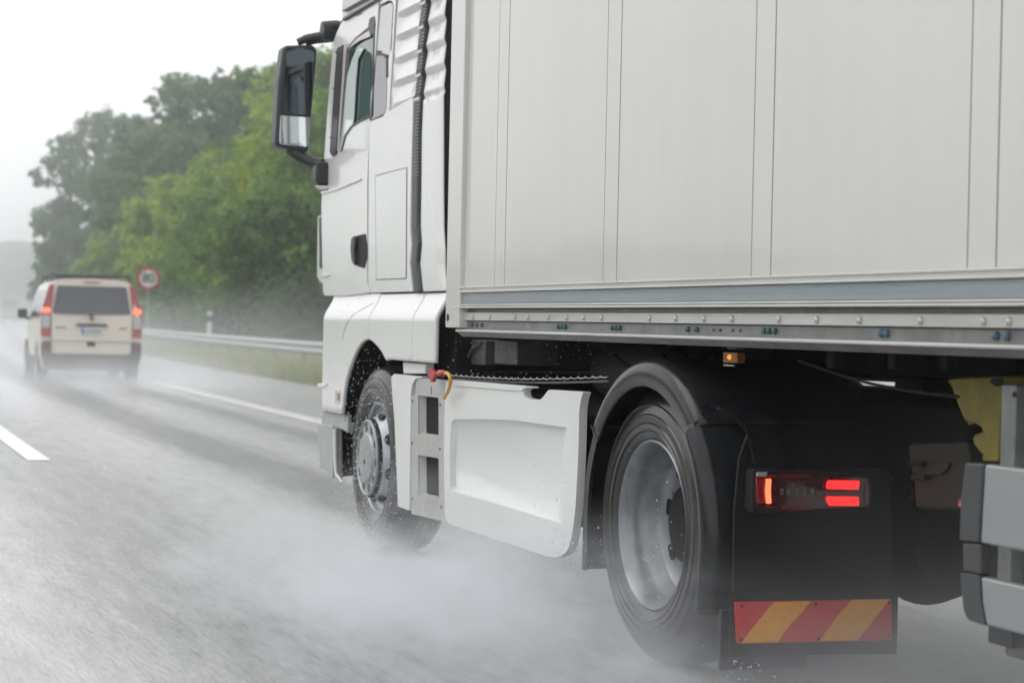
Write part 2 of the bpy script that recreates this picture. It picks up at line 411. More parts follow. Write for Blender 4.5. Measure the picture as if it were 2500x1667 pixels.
# ================================================================== TRAILER
TR = thing('semi_trailer', 'white box semi trailer with vertical panel joints and riveted metal rails along its side', 'trailer', (1.25, -4, 0))
XT = -.03
yF = 2.26                      # front end of the box
yB = -11.2
def zt(y, x=1650, X=XT): return yz(x, y, X)[1]
zs = dict(top=3.95, edge=zt(684.1), edge2=zt(698.9), band=zt(737), lip=zt(751), rec=zt(764), riv=zt(789.4), dk=zt(817.5), rid=zt(827.7), bot=zt(842.2))
body = box('box_body', XT+.03, 2.52, yB, yF-.02, zs['edge']-.1, zs['top'], M['panel'], TR, bevel=.01)
# wall panels between the joints, and the narrow cover strips
seams = [(1124, 640), (1205.4, 690), (1229.8, 690), (1470, 688), (1503, 688), (1831.4, 678), (1879, 678), (2358.7, 660), (2428.8, 660)]
ys_ = [yz(a, b, XT)[0] for a, b in seams]
g = .0032
edges = [(ys_[0], ys_[1]), (ys_[1], ys_[2]), (ys_[2], ys_[3]), (ys_[3], ys_[4]), (ys_[4], ys_[5]), (ys_[5], ys_[6]), (ys_[6], ys_[7]), (ys_[7], ys_[8])]
st_ = ys_[8]; k = 0
while st_ > yB:                 # the same rhythm on towards the back
    n_ = st_-(.62 if k % 2 == 0 else .085); edges.append((st_, max(n_, yB))); st_ = n_; k += 1
box('panel_gap_backing', XT+.012, XT+.03, yB, yF-.03, zs['edge'], zs['top']-.01, M['seam'], TR, bevel=0)
for i, (a, b) in enumerate(edges):
    o = box('panel' if abs(a-b) > .15 or i == 0 else 'cover_strip', XT+(.0025 if abs(a-b) > .15 or i == 0 else .002), XT+.014, min(a, b)+g, max(a, b)-g, zs['edge']-.01, zs['top'], M['panel'], TR, bevel=.0015, segs=1)
# corner post at the front, with its drain hole
p0 = yz(1090, 640, XT-.02)[0]; p1 = yz(1123, 640, XT-.02)[0]; pz = yz(1104, 800, XT-.02)[1]
hy, hz_ = yz(1093.6, 775, XT-.02)
cp = plate('corner_post', [(p1, pz), (p0, pz), (p0, zs['top']+.02), (p1, zs['top']+.02)], XT-.02, XT+.05, M['panel'], TR, bevel=.006)
lathe('drain_hole', [(-.001, .004), (-.001, .017), (.002, .017)], (XT-.021, hy, hz_), M['dark'], cp, n=16)
box('corner_post_return', XT+.0, XT+.3, p0-.01, p0+.02, pz, zs['top'], M['alu'], TR)
# the side rail: one long profile per band
def rail(name, z0, z1, x0, x1, mt, ya=yF-.115, bv=.003):
    return box(name, x0, x1, yB, ya, z0, z1, mt, TR, bevel=bv)
rail('upper_trim', zs['edge2'], zs['edge'], XT-.012, XT+.03, M['alu'], bv=.004)
rail('upper_trim_lip', zs['edge']-.004, zs['edge']+.004, XT-.018, XT, M['panel'], bv=.002)
rail('upper_trim_lip', zs['edge2']-.003, zs['edge2']+.004, XT-.018, XT, M['panel'], bv=.002)
rail('grey_band', zs['band'], zs['edge2']-.0035, XT-.006, XT+.03, M['galv'])
zl = (zs['band']+zs['lip'])/2
rail('lower_trim', zl+.001, zs['band']-.001, XT-.014, XT+.03, M['alu'])
rail('lower_trim', zs['lip'], zl-.001, XT-.022, XT+.03, M['alu'], bv=.006)
rail('recess', zs['rec']-.002, zs['lip']-.001, XT+.028, XT+.05, M['galv2'], ya=yF-.13)
rail('rivet_strip', zs['riv'], zs['rec'], XT+.006, XT+.03, M['alu'], ya=yF-.19)
rail('bolt_strip', zs['dk']-.002, zs['riv']-.002, XT+.022, XT+.04, M['galv2'], ya=yF-.15)
rail('bottom_ridge', zs['rid'], zs['dk']-.001, XT-.012, XT+.03, M['alu'], bv=.007)
# sloping underside of the rail
plate('bottom_flange', [(XT+.0, zs['rid']-.001), (XT+.022, zs['bot']), (XT+.10, zs['bot']), (XT+.10, zs['rid']-.001)], yB, yF-.12, M['galv2'], TR, axis='Y', bevel=.002)
box('floor_underside', .06, 2.46, yB, yF-.1, zs['bot']-.0, zs['edge']-.11, M['chassis'], TR)
# rivets and bolts
def dome(r, h, seg=14):
    bm = bmesh.new(); rr = add_lathe(bm, [(0, r), (-h*.5, r*.96), (-h*.85, r*.7), (-h, r*.3)], (0, 0, 0), seg); bm.faces.new(rr[-1]); bmesh.ops.recalc_face_normals(bm, faces=bm.faces)
    return bm
def dome_mesh(r, h, mt, nm):
    bm = dome(r, h); me = bpy.data.meshes.new(nm); bm.to_mesh(me); bm.free(); me.materials.append(mt)
    me.polygons.foreach_set('use_smooth', [True]*len(me.polygons)); return me
rm = dome_mesh(.0115, .010, M['rivet'], 'rivet'); bg_ = dome_mesh(.0105, .013, M['boltg'], 'bolt'); bb_ = dome_mesh(.0125, .013, M['boltb'], 'bolt'); bs_ = dome_mesh(.0105, .012, M['chgrey'], 'bolt'); sm_ = dome_mesh(.005, .007, M['chgrey'], 'screw')
zr = (zs['rec']+zs['riv'])/2-.001; zb = (zs['riv']+zs['dk'])/2
for px in [1152, 1193, 1254, 1286.5, 1335.7, 1381, 1422.4, 1466, 1582.7, 1646.7, 1715.6, 1783.7, 1898.5, 1991, 2094.8, 2244, 2397, 2460]:
    o = link('rivet', rm, TR); o.location = (XT+.006, yz(px, 790, XT)[0], zr)
for px, me in [(q, bs_) for q in (1141.3, 1153.3, 1166)]+[(q, bg_) for q in (1352.8, 1360.7, 1368.9, 1482.9, 1492.6, 1501.5, 1667, 1688.8, 1852.6, 1864.8, 1878.2)]+[(q, bb_) for q in (2137.7, 2150, 2416, 2443)]+[(q, sm_) for q in (1728, 1745, 1775, 1793)]:
    o = link('bolt' if me is not sm_ else 'screw', me, TR); o.location = (XT+.022, yz(px, 810, XT)[0], zb)
# frame under the floor
for x in (.78, 1.62): box('frame_beam', x, x+.09, yB+.1, yF-.6, .93 if 0 else zs['bot']-.09, zs['bot']-.001, M['chassis'], TR)
for y in (1.6, .9, .2, -.6, -1.4, -2.4, -3.6, -5): box('cross_member', .6, 2.0, y, y+.07, zs['bot']-.09, zs['bot']-.002, M['chassis'], TR)
# amber marker lamp under the rail
ml = Vector((.05, *yz(1796, 872, .05)))
lb = box('marker_lamp', .03, .06, yz(1778, 872, .05)[0], yz(1813, 872, .05)[0], yz(1796, 886, .05)[1], yz(1796, 860, .05)[1], M['amber'], TR, bevel=.003)
lathe('marker_bulb', [(-.004, .001), (-.006, .006), (-.002, .009), (.003, .009)], (.028, ml.y, ml.z), M['glowa'], lb, n=12)
box('marker_lens_rim', .022, .03, ml.y-.036, ml.y+.036, ml.z-.03, ml.z-.025, M['lensclear'], lb, bevel=.001)
box('marker_bracket', .04, .075, ml.y-.02, ml.y+.05, ml.z+.024, zs['bot'], M['chgrey'], TR)
# wheel chock hung under the floor
ck = [(20, 92), (60, 86), (300, 72), (296, 130), (270, 490), (190, 489), (203, 462), (182, 445), (152, 405), (145, 372), (168, 362), (195, 347), (188, 325), (150, 300), (110, 296), (82, 232), (45, 130)]
CH = thing('wheel_chock', 'yellow plastic wheel chock with toothed curved edge hung under the trailer floor', 'wheel chock', (.3, *yz(2390, 1100, .3)))
plate('chock_body', [yz(2300+a/1.99, 880+b/1.99, .3) for a, b in ck][::-1], .3, .42, M['ychock'], CH, bevel=.008)
plate('chock_slot', [yz(2300+a/1.99, 880+b/1.99, .298) for a, b in [(232, 105), (250, 84), (296, 82), (294, 122), (262, 126)]], .296, .3, M['dark'], CH, bevel=0)
for a, b in ((152, 372), (120, 300), (192, 470)):
    y, z = yz(2300+a/1.99, 880+b/1.99, .32); y2, z2 = yz(2300+(a+42)/1.99, 880+(b-16)/1.99, .32)
    tube('chock_tooth', [(.27+.06, y, z), (.27+.06, y2, z2)], .008, M['ychock'], CH, n=8)
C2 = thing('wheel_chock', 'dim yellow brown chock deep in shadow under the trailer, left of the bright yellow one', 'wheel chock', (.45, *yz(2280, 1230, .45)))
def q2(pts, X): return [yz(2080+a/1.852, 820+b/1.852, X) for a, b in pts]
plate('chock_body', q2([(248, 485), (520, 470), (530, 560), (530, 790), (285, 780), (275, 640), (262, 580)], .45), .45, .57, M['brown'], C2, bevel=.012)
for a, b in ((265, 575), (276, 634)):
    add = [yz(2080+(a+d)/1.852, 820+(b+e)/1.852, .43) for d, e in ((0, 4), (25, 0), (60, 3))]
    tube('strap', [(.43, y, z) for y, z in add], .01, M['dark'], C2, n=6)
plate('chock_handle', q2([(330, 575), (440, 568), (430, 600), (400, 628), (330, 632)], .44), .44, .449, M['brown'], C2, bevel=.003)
# side guard rails with dark end caps
Z = lambda a, b: (2300+a/1.99, 880+b/1.99)
def gz(a, b, X=XT): return yz(*Z(a, b), X)
SG = thing('side_guard', 'two silver side guard planks with dark end caps low on the trailer side', 'side guard', (0, -3, 0))
yq, zq1 = gz(225, 502); _, zq2 = gz(205, 887)
plate('plank', [gz(225, 502), (yB+4, gz(225, 502)[1]), (yB+4, gz(205, 887)[1]), gz(203, 887)], XT-.012, XT+.02, M['silver'], SG, bevel=.008)
plate('plank', [gz(205, 1048), (yB+4, gz(205, 1048)[1]), (yB+4, gz(230, 1285)[1]), gz(232, 1285), gz(212, 1170)], XT-.012, XT+.02, M['silver'], SG, bevel=.008)
plate('end_cap', fillet([gz(135, 494), gz(226, 500), gz(203, 886), gz(105, 874), gz(112, 680)], .01), XT-.016, XT+.02, M['capdark'], SG, bevel=.012)
plate('end_cap', fillet([gz(110, 1026), gz(206, 1042), gz(213, 1180), gz(234, 1287), gz(150, 1258), gz(128, 1210)], .01), XT-.016, XT+.02, M['capdark'], SG, bevel=.012)
plate('cap_link', [gz(118, 884), gz(206, 889), gz(206, 1040), gz(118, 1022)], XT-.012, XT+.02, M['capdark'], SG, bevel=.006)
lathe('side_reflector', [(0, .001), (-.003, .010), (.004, .013)], (XT-.012, *gz(110, 688)), M['lensred'], SG, n=16)
plate('guard_post', [gz(318, 116, .12), gz(390, 118, .12), (gz(390, 118, .12)[0], .5), (gz(318, 116, .12)[0], .5)], .10, .14, M['galv2'], SG, bevel=.006)
lathe('post_hole', [(-.001, .001), (-.001, .008), (.003, .008)], (.10, *gz(350, 165, .10)), M['dark'], SG, n=12)
box('guard_post', .1, .14, -4.2, -4.1, .5, zs['bot'], M['galv2'], SG)
LG = thing('landing_leg', 'dark folded landing leg with square foot under the trailer behind the side guard', 'landing leg', (.5, *yz(2475, 1590, .5)))
fy, fz = yz(2480, 1590, .5)
box('foot', .50, .66, fy-.14, fy+.06, fz-.02, fz+.02, M['chgrey'], LG)
box('leg_tube', .44, .56, fy-.06, fy+.06, fz+.02, zs['bot'], M['chassis'], LG)

# ================================================================== TRACTOR
TK = thing('tractor_unit', 'white truck tractor with side mirror, ribbed cab corner and open drive wheel pulling the trailer', 'truck', (1.25, 1.8, 0))
XC, XS = .06, .0
# ---- wheels
def tyre(name, c, W, R_, material, parent, sidex):
    # profile across the tyre from the outer bead over the tread to the inner bead, offsets from the outer face
    pr = [(.030, .298), (.012, .318), (.002, .345), (0, .375), (.004, .415), (.010, .440), (.022, .463), (.030, .478), (.048, R_-.008), (.07, R_-.001)]
    pr += [(W-.07, R_-.001), (W-.048, R_-.008), (W-.02, .46), (W, .40), (W-.005, .34), (W-.03, .298)]
    t = lathe(name, pr, c, material, parent, n=96, closed=False, ang=60)
    return t
def wheel_front(cx_, cy, r=.495):
    c = (cx_, cy, r)
    wh = lathe('wheel', [(.075, .25), (.06, .285), (.035, .285), (.028, .291), (.030, .303), (.036, .306), (.05, .299)], c, M['rim'], TK, closed=False)
    t = tyre('tyre', c, .31, r, M['rubber'], wh, 0)
    for k, rr in enumerate((.352, .392, .432)):
        lathe('sidewall_rib', [(-.002+k*.003, rr-.003), (-.004+k*.003, rr), (-.001+k*.003, rr+.003)], c, M['rubber'], wh, closed=False)
    bm = bmesh.new()
    for j in range(4):
        add_lathe(bm, [(.085+j*.042, r+.0005), (.085+j*.042, r+.0015), (.093+j*.042, r+.0015), (.093+j*.042, r+.0005)], c, 48)
    obj('tread_groove', bm, M['dark'], wh)
    return wh, c
wf, cf = wheel_front(.025, 3.73)
# cone of the front disc and its cover
lathe('disc_cone', [(.075, .25), (.085, .262), (.05, .245), (.02, .225), (-.01, .213), (-.02, .205)], cf, M['rim'], wf, closed=False)
lathe('cone_ring', [(-.022, .205), (-.020, .214), (-.005, .216), (.0, .213)], cf, M['dark'], wf, closed=False)
for k in range(8):
    a = 2*pi*k/8+.3; rr = .236
    bm = bmesh.new(); n0 = 14; nrm = Vector((-.6, cos(a)*.8, sin(a)*.8)).normalized(); cen = Vector(cf)+Vector((.026, rr*cos(a), rr*sin(a)))
    tn = Vector((0, -sin(a), cos(a))); bn = nrm.cross(tn)
    vs = [bm.verts.new(cen+nrm*.004+tn*.030*cos(2*pi*i/n0)+bn*.020*sin(2*pi*i/n0)) for i in range(n0)]; vs2 = [bm.verts.new(v.co-nrm*.01) for v in vs]
    bm.faces.new(vs); [bm.faces.new([vs[i], vs[(i+1) % n0], vs2[(i+1) % n0], vs2[i]]) for i in range(n0)]
    obj('hand_hole', bm, M['dark'], wf)
co = lathe('wheel_cover', [(-.02, .205), (-.03, .207), (-.036, .200), (-.036, .196), (-.028, .190), (-.026, .150), (-.030, .135), (-.040, .128), (-.044, .115), (-.045, .04), (-.045, .0005)], cf, M['cover'], TK and wf, closed=False)
for k in range(10):
    a = 2*pi*k/10+.1; rr = .168
    bm = bmesh.new(); n0 = 14; cen = Vector(cf)+Vector((-.0285, rr*cos(a), rr*sin(a))); tn = Vector((0, -sin(a), cos(a))); bn = Vector((0, cos(a), sin(a)))
    vs = [bm.verts.new(cen+tn*.022*cos(2*pi*i/n0)+bn*.033*sin(2*pi*i/n0)) for i in range(n0)]; bm.faces.new(vs)
    vs2 = [bm.verts.new(v.co+Vector((.01, 0, 0))) for v in vs]
    [bm.faces.new([vs[i], vs[(i+1) % n0], vs2[(i+1) % n0], vs2[i]]) for i in range(n0)]
    obj('cover_slot', bm, M['black'], wf)
lathe('hub_bolt', [(-.047, .001), (-.047, .012), (-.044, .014)], (cf[0], cf[1], cf[2]-.02), M['dark'], wf, n=12)
# rear twin wheels, deep dish outwards
def wheel_rear(x0, y, sgn=1, full=True, r=.50):
    c = (x0, y, r)
    def q(pr): return [(a*sgn, b) for a, b in pr]
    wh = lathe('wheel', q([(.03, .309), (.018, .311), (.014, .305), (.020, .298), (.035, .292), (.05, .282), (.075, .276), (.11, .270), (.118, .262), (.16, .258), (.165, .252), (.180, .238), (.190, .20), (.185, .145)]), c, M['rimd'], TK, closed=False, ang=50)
    lathe('tyre', q([(.030, .305), (.010, .322), (.0, .35), (-.002, .380), (.004, .42), (.012, .447), (.026, .468), (.034, .482), (.052, r-.008), (.075, r-.001), (.21, r-.001), (.235, r-.008), (.262, .46), (.28, .40), (.275, .34), (.25, .30)]), c, M['rubber'], wh, n=96, closed=False, ang=60)
    lathe('hub', q([(.185, .145), (.150, .142), (.14, .12), (.13, .05), (.13, .001)]), c, M['chassis'], wh, closed=False)
    if full:
        for k, (dx, rr) in enumerate(((-.001, .345), (-.004, .372), (.0, .402), (.008, .440))):
            lathe('sidewall_rib', q([(dx+.002, rr-.004), (dx-.003, rr), (dx+.002, rr+.004)]), c, M['rubber'], wh, closed=False, n=96)
        for k in range(8):
            a = 2*pi*k/8+.2; rr = .222; bm = bmesh.new(); n0 = 14; cen = Vector(c)+Vector((.180*sgn, rr*cos(a), rr*sin(a)))
            tn = Vector((0, -sin(a), cos(a))); bn = Vector((0, cos(a), sin(a)))
            vs = [bm.verts.new(cen+tn*.032*cos(2*pi*i/n0)+bn*.024*sin(2*pi*i/n0)) for i in range(n0)]; bm.faces.new(vs)
            vs2 = [bm.verts.new(v.co+Vector((.015*sgn, 0, 0))) for v in vs]
            [bm.faces.new([vs[i], vs[(i+1) % n0], vs2[(i+1) % n0], vs2[i]]) for i in range(n0)]
            obj('hand_hole', bm, M['dark'], wh)
        for k in range(10):
            a = 2*pi*k/10; o = lathe('wheel_nut', [(.162, .001), (.162, .012), (.186, .014)], (c[0], c[1]+.1675*cos(a), c[2]+.1675*sin(a)), M['chgrey'], wh, n=6)
    return wh, c
wr, cr_ = wheel_rear(.030, .06, 1, True, .505)
for xx, sg in ((.335, 1),): wheel_rear(.34, 0, 1, False)
wheel_rear(2.515, 0, -1, False); wheel_rear(2.21, 0, -1, False)
w2, _ = wheel_front(2.2, 3.66)
lathe('axle', [(.5, .09), (1.0, .09), (1.05, .22), (1.35, .22), (1.4, .09), (2.0, .09)], (0, 0, .46), M['chassis'], TK, n=24)
lathe('differential', [(-.26, .05), (-.22, .2), (0, .27), (.2, .2), (.3, .08)], (1.18, 0, .46), M['chassis'], TK, n=28, axis='Y')
# ---- frame, tanks and dark works under the trailer
for x in (.84, 1.6): box('frame_rail', x, x+.08, -.95, 4.9, .70, .97, M['chassis'], TK)
lathe('coupling_plate', [(0, .3), (0, .48), (.04, .5), (.06, .48)], (1.26, .35, 1.055), M['deep'], TK, n=40, axis='Z')
box('coupling_pedestal', 1.2, 1.4, -.1, .12, 1.0, 1.05, M['chassis'], TK)
box('coupling_base', .85, 1.67, -.2, .9, .97, .985, M['chassis'], TK)
plate('far_side_light_block', [(-3, .62), (.6, .62), (.75, .3), (4.4, .3), (4.4, 1.165), (-3, 1.165)], 2.42, 2.45, M['chassis'], TK, holes=[pl([(2083, 928), (2098, 941), (2184, 943), (2185, 933)], 2.42)], bevel=0)  # added blocker: shuts out daylight beyond the chassis, save one slit
box('far_side_tank', 1.78, 2.4, .8, 2.6, .34, .93, M['chassis'], TK)
box('rear_cross_member', .84, 1.68, -.9, -.8, .84, .97, M['chassis'], TK)
box('fuel_tank', .10, .75, .72, 2.35, .40, .90, M['chassis'], TK, bevel=.05)
box('battery_box', .25, .8, 2.4, 2.95, .45, 1.0, M['chassis'], TK)
box('cab_rear_floor', .12, 2.3, 2.62, 2.75, .95, 1.35, M['chassis'], TK)
box('air_tank', .46, .8, .6, 1.0, .72, .95, M['chassis'], TK, bevel=.05)
def pbox(name, x0, y0, x1, y1, X, d, m_, par=TK, **k):
    a = yz(x0, y1, X); b = yz(x1, y0, X)
    return box(name, X, X+d, min(a[0], b[0]), max(a[0], b[0]), a[1], b[1], m_, par, **k)
pbox('grey_frame_box', 1102, 830, 1184, 886, .2, .2, M['chgrey'])
pbox('grey_frame_box', 1206, 832, 1262, 888, .2, .2, M['chgrey'])
y0, z0 = yz(1140, 878, .19); y1, z1 = yz(1176, 836, .19)
tube('hose', [(.19, y0, z0), (.18, (y0+y1)/2, (z0+z1)/2+.01), (.19, y1, z1)], .008, M['chgrey'], TK)
for px, X_, sag in ((1500, .34, .05), (1620, .30, .09), (1700, .42, .06)):
    a = onX(px, 868, X_); b = onX(px+120, 872, X_); tube('air_hose', [a.lerp(b, k/8)-Vector((0, 0, sag*sin(pi*k/8))) for k in range(9)], .009, M['chassis'], TK, n=8)
a = onX(1950, 880, .12); b = onX(2340, 968, .12)
tube('brake_cable', [a.lerp(b, k/10)-Vector((0, 0, .02*sin(pi*k/10))) for k in range(11)], .005, M['chassis'], TR, n=6)
for px in (2040, 2190, 2320):
    q = onX(px, 884, .14); box('cable_clip', .12, .16, q.y-.02, q.y+.02, q.z-.02, zs['bot'], M['chassis'], TR, bevel=.003)
for k in range(3): lathe('suspension_bellow', [(-.09, .10), (-.07, .125), (-.045, .11), (-.02, .128), (.01, .11), (.04, .125), (.07, .10)], (1.0-.0, -.38, .70), M['black'], TK, n=24, axis='Z') if k == 0 else None
lathe('air_reservoir', [(-.35, .02), (-.34, .10), (-.30, .125), (.30, .125), (.34, .10), (.35, .02)], (.66, 1.6, 1.02), M['chgrey'], TK, n=24, axis='Y')
# braided line running back to the coupling
y0, z0 = yz(1098, 915, .05); y1, z1 = yz(1480, 919, .05); n_ = 420; pts = []
for i in range(n_+1):
    t = i/n_; a = t*2*pi*25
    pts.append((.05+.006*cos(a), y0+(y1-y0)*t, z0+(z1-z0)*t-.012*sin(pi*t)+.004*sin(a)))
tube('coiled_line', pts, .0030, M['steelgrey'], TK, n=6)
tube('straight_line', [(.06, y0+(y1-y0)*t/8, z0+(z1-z0)*t/8-.018-.012*sin(pi*t/8)) for t in range(9)], .005, M['chgrey'], TK, n=6)

# ---- cab: core, door, panes
def Pp(pts, X=XC): return [yz(a, b, X) for a, b in pts]
ycr = yz(1080, 500, XC)[0]
core = [(ycr+.2, 1.22), (4.86, 1.22), (4.90, 1.9), (4.80, 2.9), (4.6, 4.0), (ycr+.2, 4.0)]
plate('cab_core', core, XC+.035, 2.40, M['shell'], TK, bevel=.05)
door = [(836, 60), (845, 49), (930, 1), (928.5, 25), (921, 138), (911, 230), (907, 293), (901, 450), (900, 690), (906, 715), (846, 722), (797, 722), (793, 712), (789, 505), (791, 470), (806, 464), (800, 412), (795, 399), (806, 250), (818, 104), (829, 75)]
win = [(852, 110), (868, 92), (900, 66), (910, 60), (914, 70), (913, 130), (908, 230), (903, 280), (882, 293), (858, 308), (843, 330), (833, 366), (826, 374), (829, 300), (836, 200), (843, 130)]
pillar = [(833, 118), (842, 108), (834, 190), (822, 330), (817, 376), (808, 381), (806, 372), (812, 300), (824, 170)]
plate('door', Pp(door), XC-.012, XC+.03, M['paint'], TK, holes=[Pp(win, XC-.012)], bevel=.007)
plate('window_pane', Pp([(850, 90), (916, 55), (908, 285), (855, 312), (820, 385), (822, 330)], XC), XC+.012, XC+.018, M['glassd'], TK, bevel=.001)
plate('wind_deflector', Pp(fillet([(857, 150), (868, 122), (884, 118), (884, 124), (872, 145), (867, 200), (862, 290), (859, 306), (843, 330), (833, 366), (828, 372), (832, 290), (845, 190)], 4), XC-.004), XC-.002, XC+.004, M['deflect'], TK, bevel=.001)
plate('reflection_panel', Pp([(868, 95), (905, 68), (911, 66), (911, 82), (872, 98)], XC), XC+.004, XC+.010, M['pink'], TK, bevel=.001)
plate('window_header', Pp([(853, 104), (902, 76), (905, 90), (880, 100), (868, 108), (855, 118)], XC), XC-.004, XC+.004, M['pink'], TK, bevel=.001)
plate('pillar_rubber', Pp([(824, 118), (838, 110), (833, 200), (827, 280), (821, 374), (812, 382), (806, 372), (812, 280), (818, 190)], XC-.02), XC-.024, XC-.0125, M['black'], TK, bevel=.002)
plate('pillar_trim', Pp([(838.5, 110), (851, 108), (844, 190), (835, 300), (829, 368), (822, 374), (827.5, 280), (833.5, 200)], XC-.006), XC-.018, XC-.0125, M['pink'], TK, bevel=.002)
for a, b in ((829, 165), (823, 255), (816, 373)):
    pass
for a, b in ((826, 128), (819, 216), (812, 336)):
    y, z = yz(a-6, b, XC-.02); y2, z2 = yz(a+8, b+1, XC-.02); tube('pillar_clip', [(XC-.02, y, z), (XC-.02, y2, z2)], .006, M['black'], TK, n=6)
plate('window_seal', Pp([(912, 66), (915, 64), (909, 286), (882, 297), (860, 311), (845, 332), (835, 368), (831, 372), (841, 330), (857, 307), (881, 291), (904, 279), (909, 230)], XC-.014), XC-.016, XC-.0125, M['black'], TK, bevel=.001)
plate('sun_blind_roll', Pp([(903, 45), (914, 40), (916, 60), (914, 82), (905, 84), (899, 70)], XC-.014), XC-.017, XC-.012, M['chgrey'], TK, bevel=.002)
for i, (dx, hh) in enumerate(((0, 5), (2.5, 3), (4.5, 3), (6.8, 4), (9, 3), (11.5, 5))):
    pbox('small_lettering', 871+dx, 37-dx*.5, 872.2+dx, 37-dx*.5+hh, XC-.014, .001, M['chgrey'], bevel=0)
# roof and visor above the door
plate('roof_side', Pp([(841, 46), (837, 52), (836, -60), (1090, -160), (1090, -20), (1040, -30), (922, 0)]), XC-.004, XC+.03, M['roofgrey'], TK, bevel=.01)
plate('roof_gutter', Pp([(838, 52), (840, 45), (921, -2), (929, -2), (845, 49)], XC-.02), XC-.03, XC-.005, M['black'], TK, bevel=.004)
plate('visor_fin', Pp([(838, 30), (842, 26), (905, -8), (905, -20), (838, 10)], XC-.02), XC-.03, XC-.006, M['roofgrey'], TK, bevel=.004)
# rear side panel behind the door
side = [(930, -20), (975, -20), (972, 0), (953, 270), (968, 262), (1013, 234), (1008, 400), (1005, 560), (1008, 596), (1004, 642), (1010, 712), (908, 715), (902, 690), (903, 450), (909, 293), (913, 230), (923, 138), (930.5, 25)]
rwin = [(931, 17), (952, 7), (958, 9), (960, 18), (955, 120), (944, 140), (944.5, 200), (942, 262), (937, 280), (908.5, 292), (913, 230), (922, 138)]
side2 = [(931.5, -20), (972, -20), (954, 272), (1013, 236), (1008.5, 400), (1005, 560), (1008.5, 596), (1004, 642), (1010, 712), (909, 715), (903, 690), (904, 450), (905, 297), (940, 283), (946, 262), (949, 150), (960, 120), (965, 18), (962, 6), (953, 3), (931.5, 13)]
plate('rear_side_panel', Pp(side2), XC-.01, XC+.03, M['paint'], TK, bevel=.005)
plate('upper_side_pane', Pp(fillet([(931, 18), (955, 7), (960, 14), (953, 135), (945, 137), (921, 128)], 3), XC-.004), XC-.006, XC+.006, M['palepane'], TK, bevel=.001)
plate('lower_side_pane', Pp(fillet([(921, 134), (939, 134), (945.5, 143), (945, 185), (945, 215), (943.5, 265), (939, 279), (908, 293), (914, 215)], 3), XC-.01), XC-.012, XC-.004, M['glassg'], TK, bevel=.001)
plate('pane_seal', Pp([(920.5, 124), (926, 124), (927, 130), (939, 133), (945.5, 142), (945.5, 190), (943, 190), (942.5, 146), (937, 137.5), (920, 136)], XC-.014), XC-.016, XC-.010, M['black'], TK, bevel=.001)
hatch = fillet(Pp([(915, 429), (993.6, 408), (992, 681), (918, 684)], XC-.012), .015)
hin = fillet(Pp([(916.6, 431), (992, 410.5), (990.5, 679), (919.5, 682)], XC-.012), .012)
plate('hatch_gap', hatch, XC-.0115, XC-.009, M['chgrey'], TK, holes=[hin], bevel=0)
plate('storage_hatch', hin, XC-.0135, XC-.009, M['paint'], TK, bevel=.002)
# ribbed corner: ribs run level round the cab corner
zr0 = yz(960, 270, XC)[1]; per = .119
def rib(z, amp=.03):
    if z < zr0: return 0
    t = ((z-zr0)/per) % 1.0
    return -amp*(max(0, 1-t/.22) if t < .22 else (t-.22)/.78) if 0 else amp*((1-t/.25) if t < .25 else (t-.25)/.75)
def quad4(a, b, c_, d, X, fx):
    A, B, Cc, D_ = [Vector(yz(*q, X)) for q in (a, b, c_, d)]
    def fn(u, v):
        p = A*(1-u)*(1-v)+B*u*(1-v)+Cc*u*v+D_*(1-u)*v
        return (X+fx(u, v, p.y), p.x, p.y)
    return fn
grid('ribbed_panel', quad4((953, 271), (1014, 233), (1031, -40), (975, -40), XC-.012, lambda u, v, z: rib(z)*min(1, u*5)*.9*(.3+.7*min(1, (1-u)*5))), 14, 120, M['paint'], TK, solid=.012, ang=180)
# dark ventilated strip, its ribs stepping with the panel, then the corner fairing
def strip_fn(pa, pb, X, fx):
    A = [Vector(yz(*q, X)) for q in pa]; B = [Vector(yz(*q, X)) for q in pb]
    def at(Ls, v):
        s = v*(len(Ls)-1); i = min(int(s), len(Ls)-2); return Ls[i].lerp(Ls[i+1], s-i)
    def fn(u, v):
        p = at(A, v).lerp(at(B, v), u); return (X+fx(u, v, p.y), p.x, p.y)
    return fn
Ls = [(1031, -40), (1027.5, 0), (1020, 100), (1014.6, 201), (1008, 330), (1007, 450), (1006, 550), (1009.5, 594), (1005.7, 642), (1011, 712)]
Rs = [(1049, -40), (1046, 0), (1039, 100), (1033, 201), (1027.5, 330), (1026.5, 450), (1025, 550), (1028, 594), (1024, 642), (1031, 712)]
grid('vent_strip', strip_fn(Ls, Rs, XC-.016, lambda u, v, z: .0+rib(z)*.2), 2, 150, M['black'], TK, solid=.01, ang=180)
bm = bmesh.new()
zlow = yz(1016, 432, XC)[1]; zhi = 3.3; z = zlow
while z < zhi:
    t = ((z-zr0)/per) % 1.0
    if z < zr0 or .28 < t < .95:
        # left edge of strip at this height
        for q in range(3):
            yy = None
            for (a, b), (a2, b2) in zip(Ls, Ls[1:]):
                pa, pb = yz(a, b, XC-.016), yz(a2, b2, XC-.016)
                if pb[1] <= z <= pa[1]:
                    s = (z-pb[1])/(pa[1]-pb[1]); yy = pb[0]+(pa[0]-pb[0])*s
            if yy is None: break
            yy -= .022+q*.034
            add_box(bm, XC-.019+rib(z)*.2, XC-.0165+rib(z)*.2, yy-.006, yy+.006, z, z+.0045, 0)
    z += .017
vs_ = obj('vent_slats', bm, M['ridge'], TK, smooth=False); vs_['kind'] = 'stuff'
Lr = Rs; Rr = [(1083, -40), (1080, 0), (1079, 100), (1078, 201), (1078, 330), (1078, 450), (1079, 560), (1082, 610), (1082, 650), (1086, 710)]
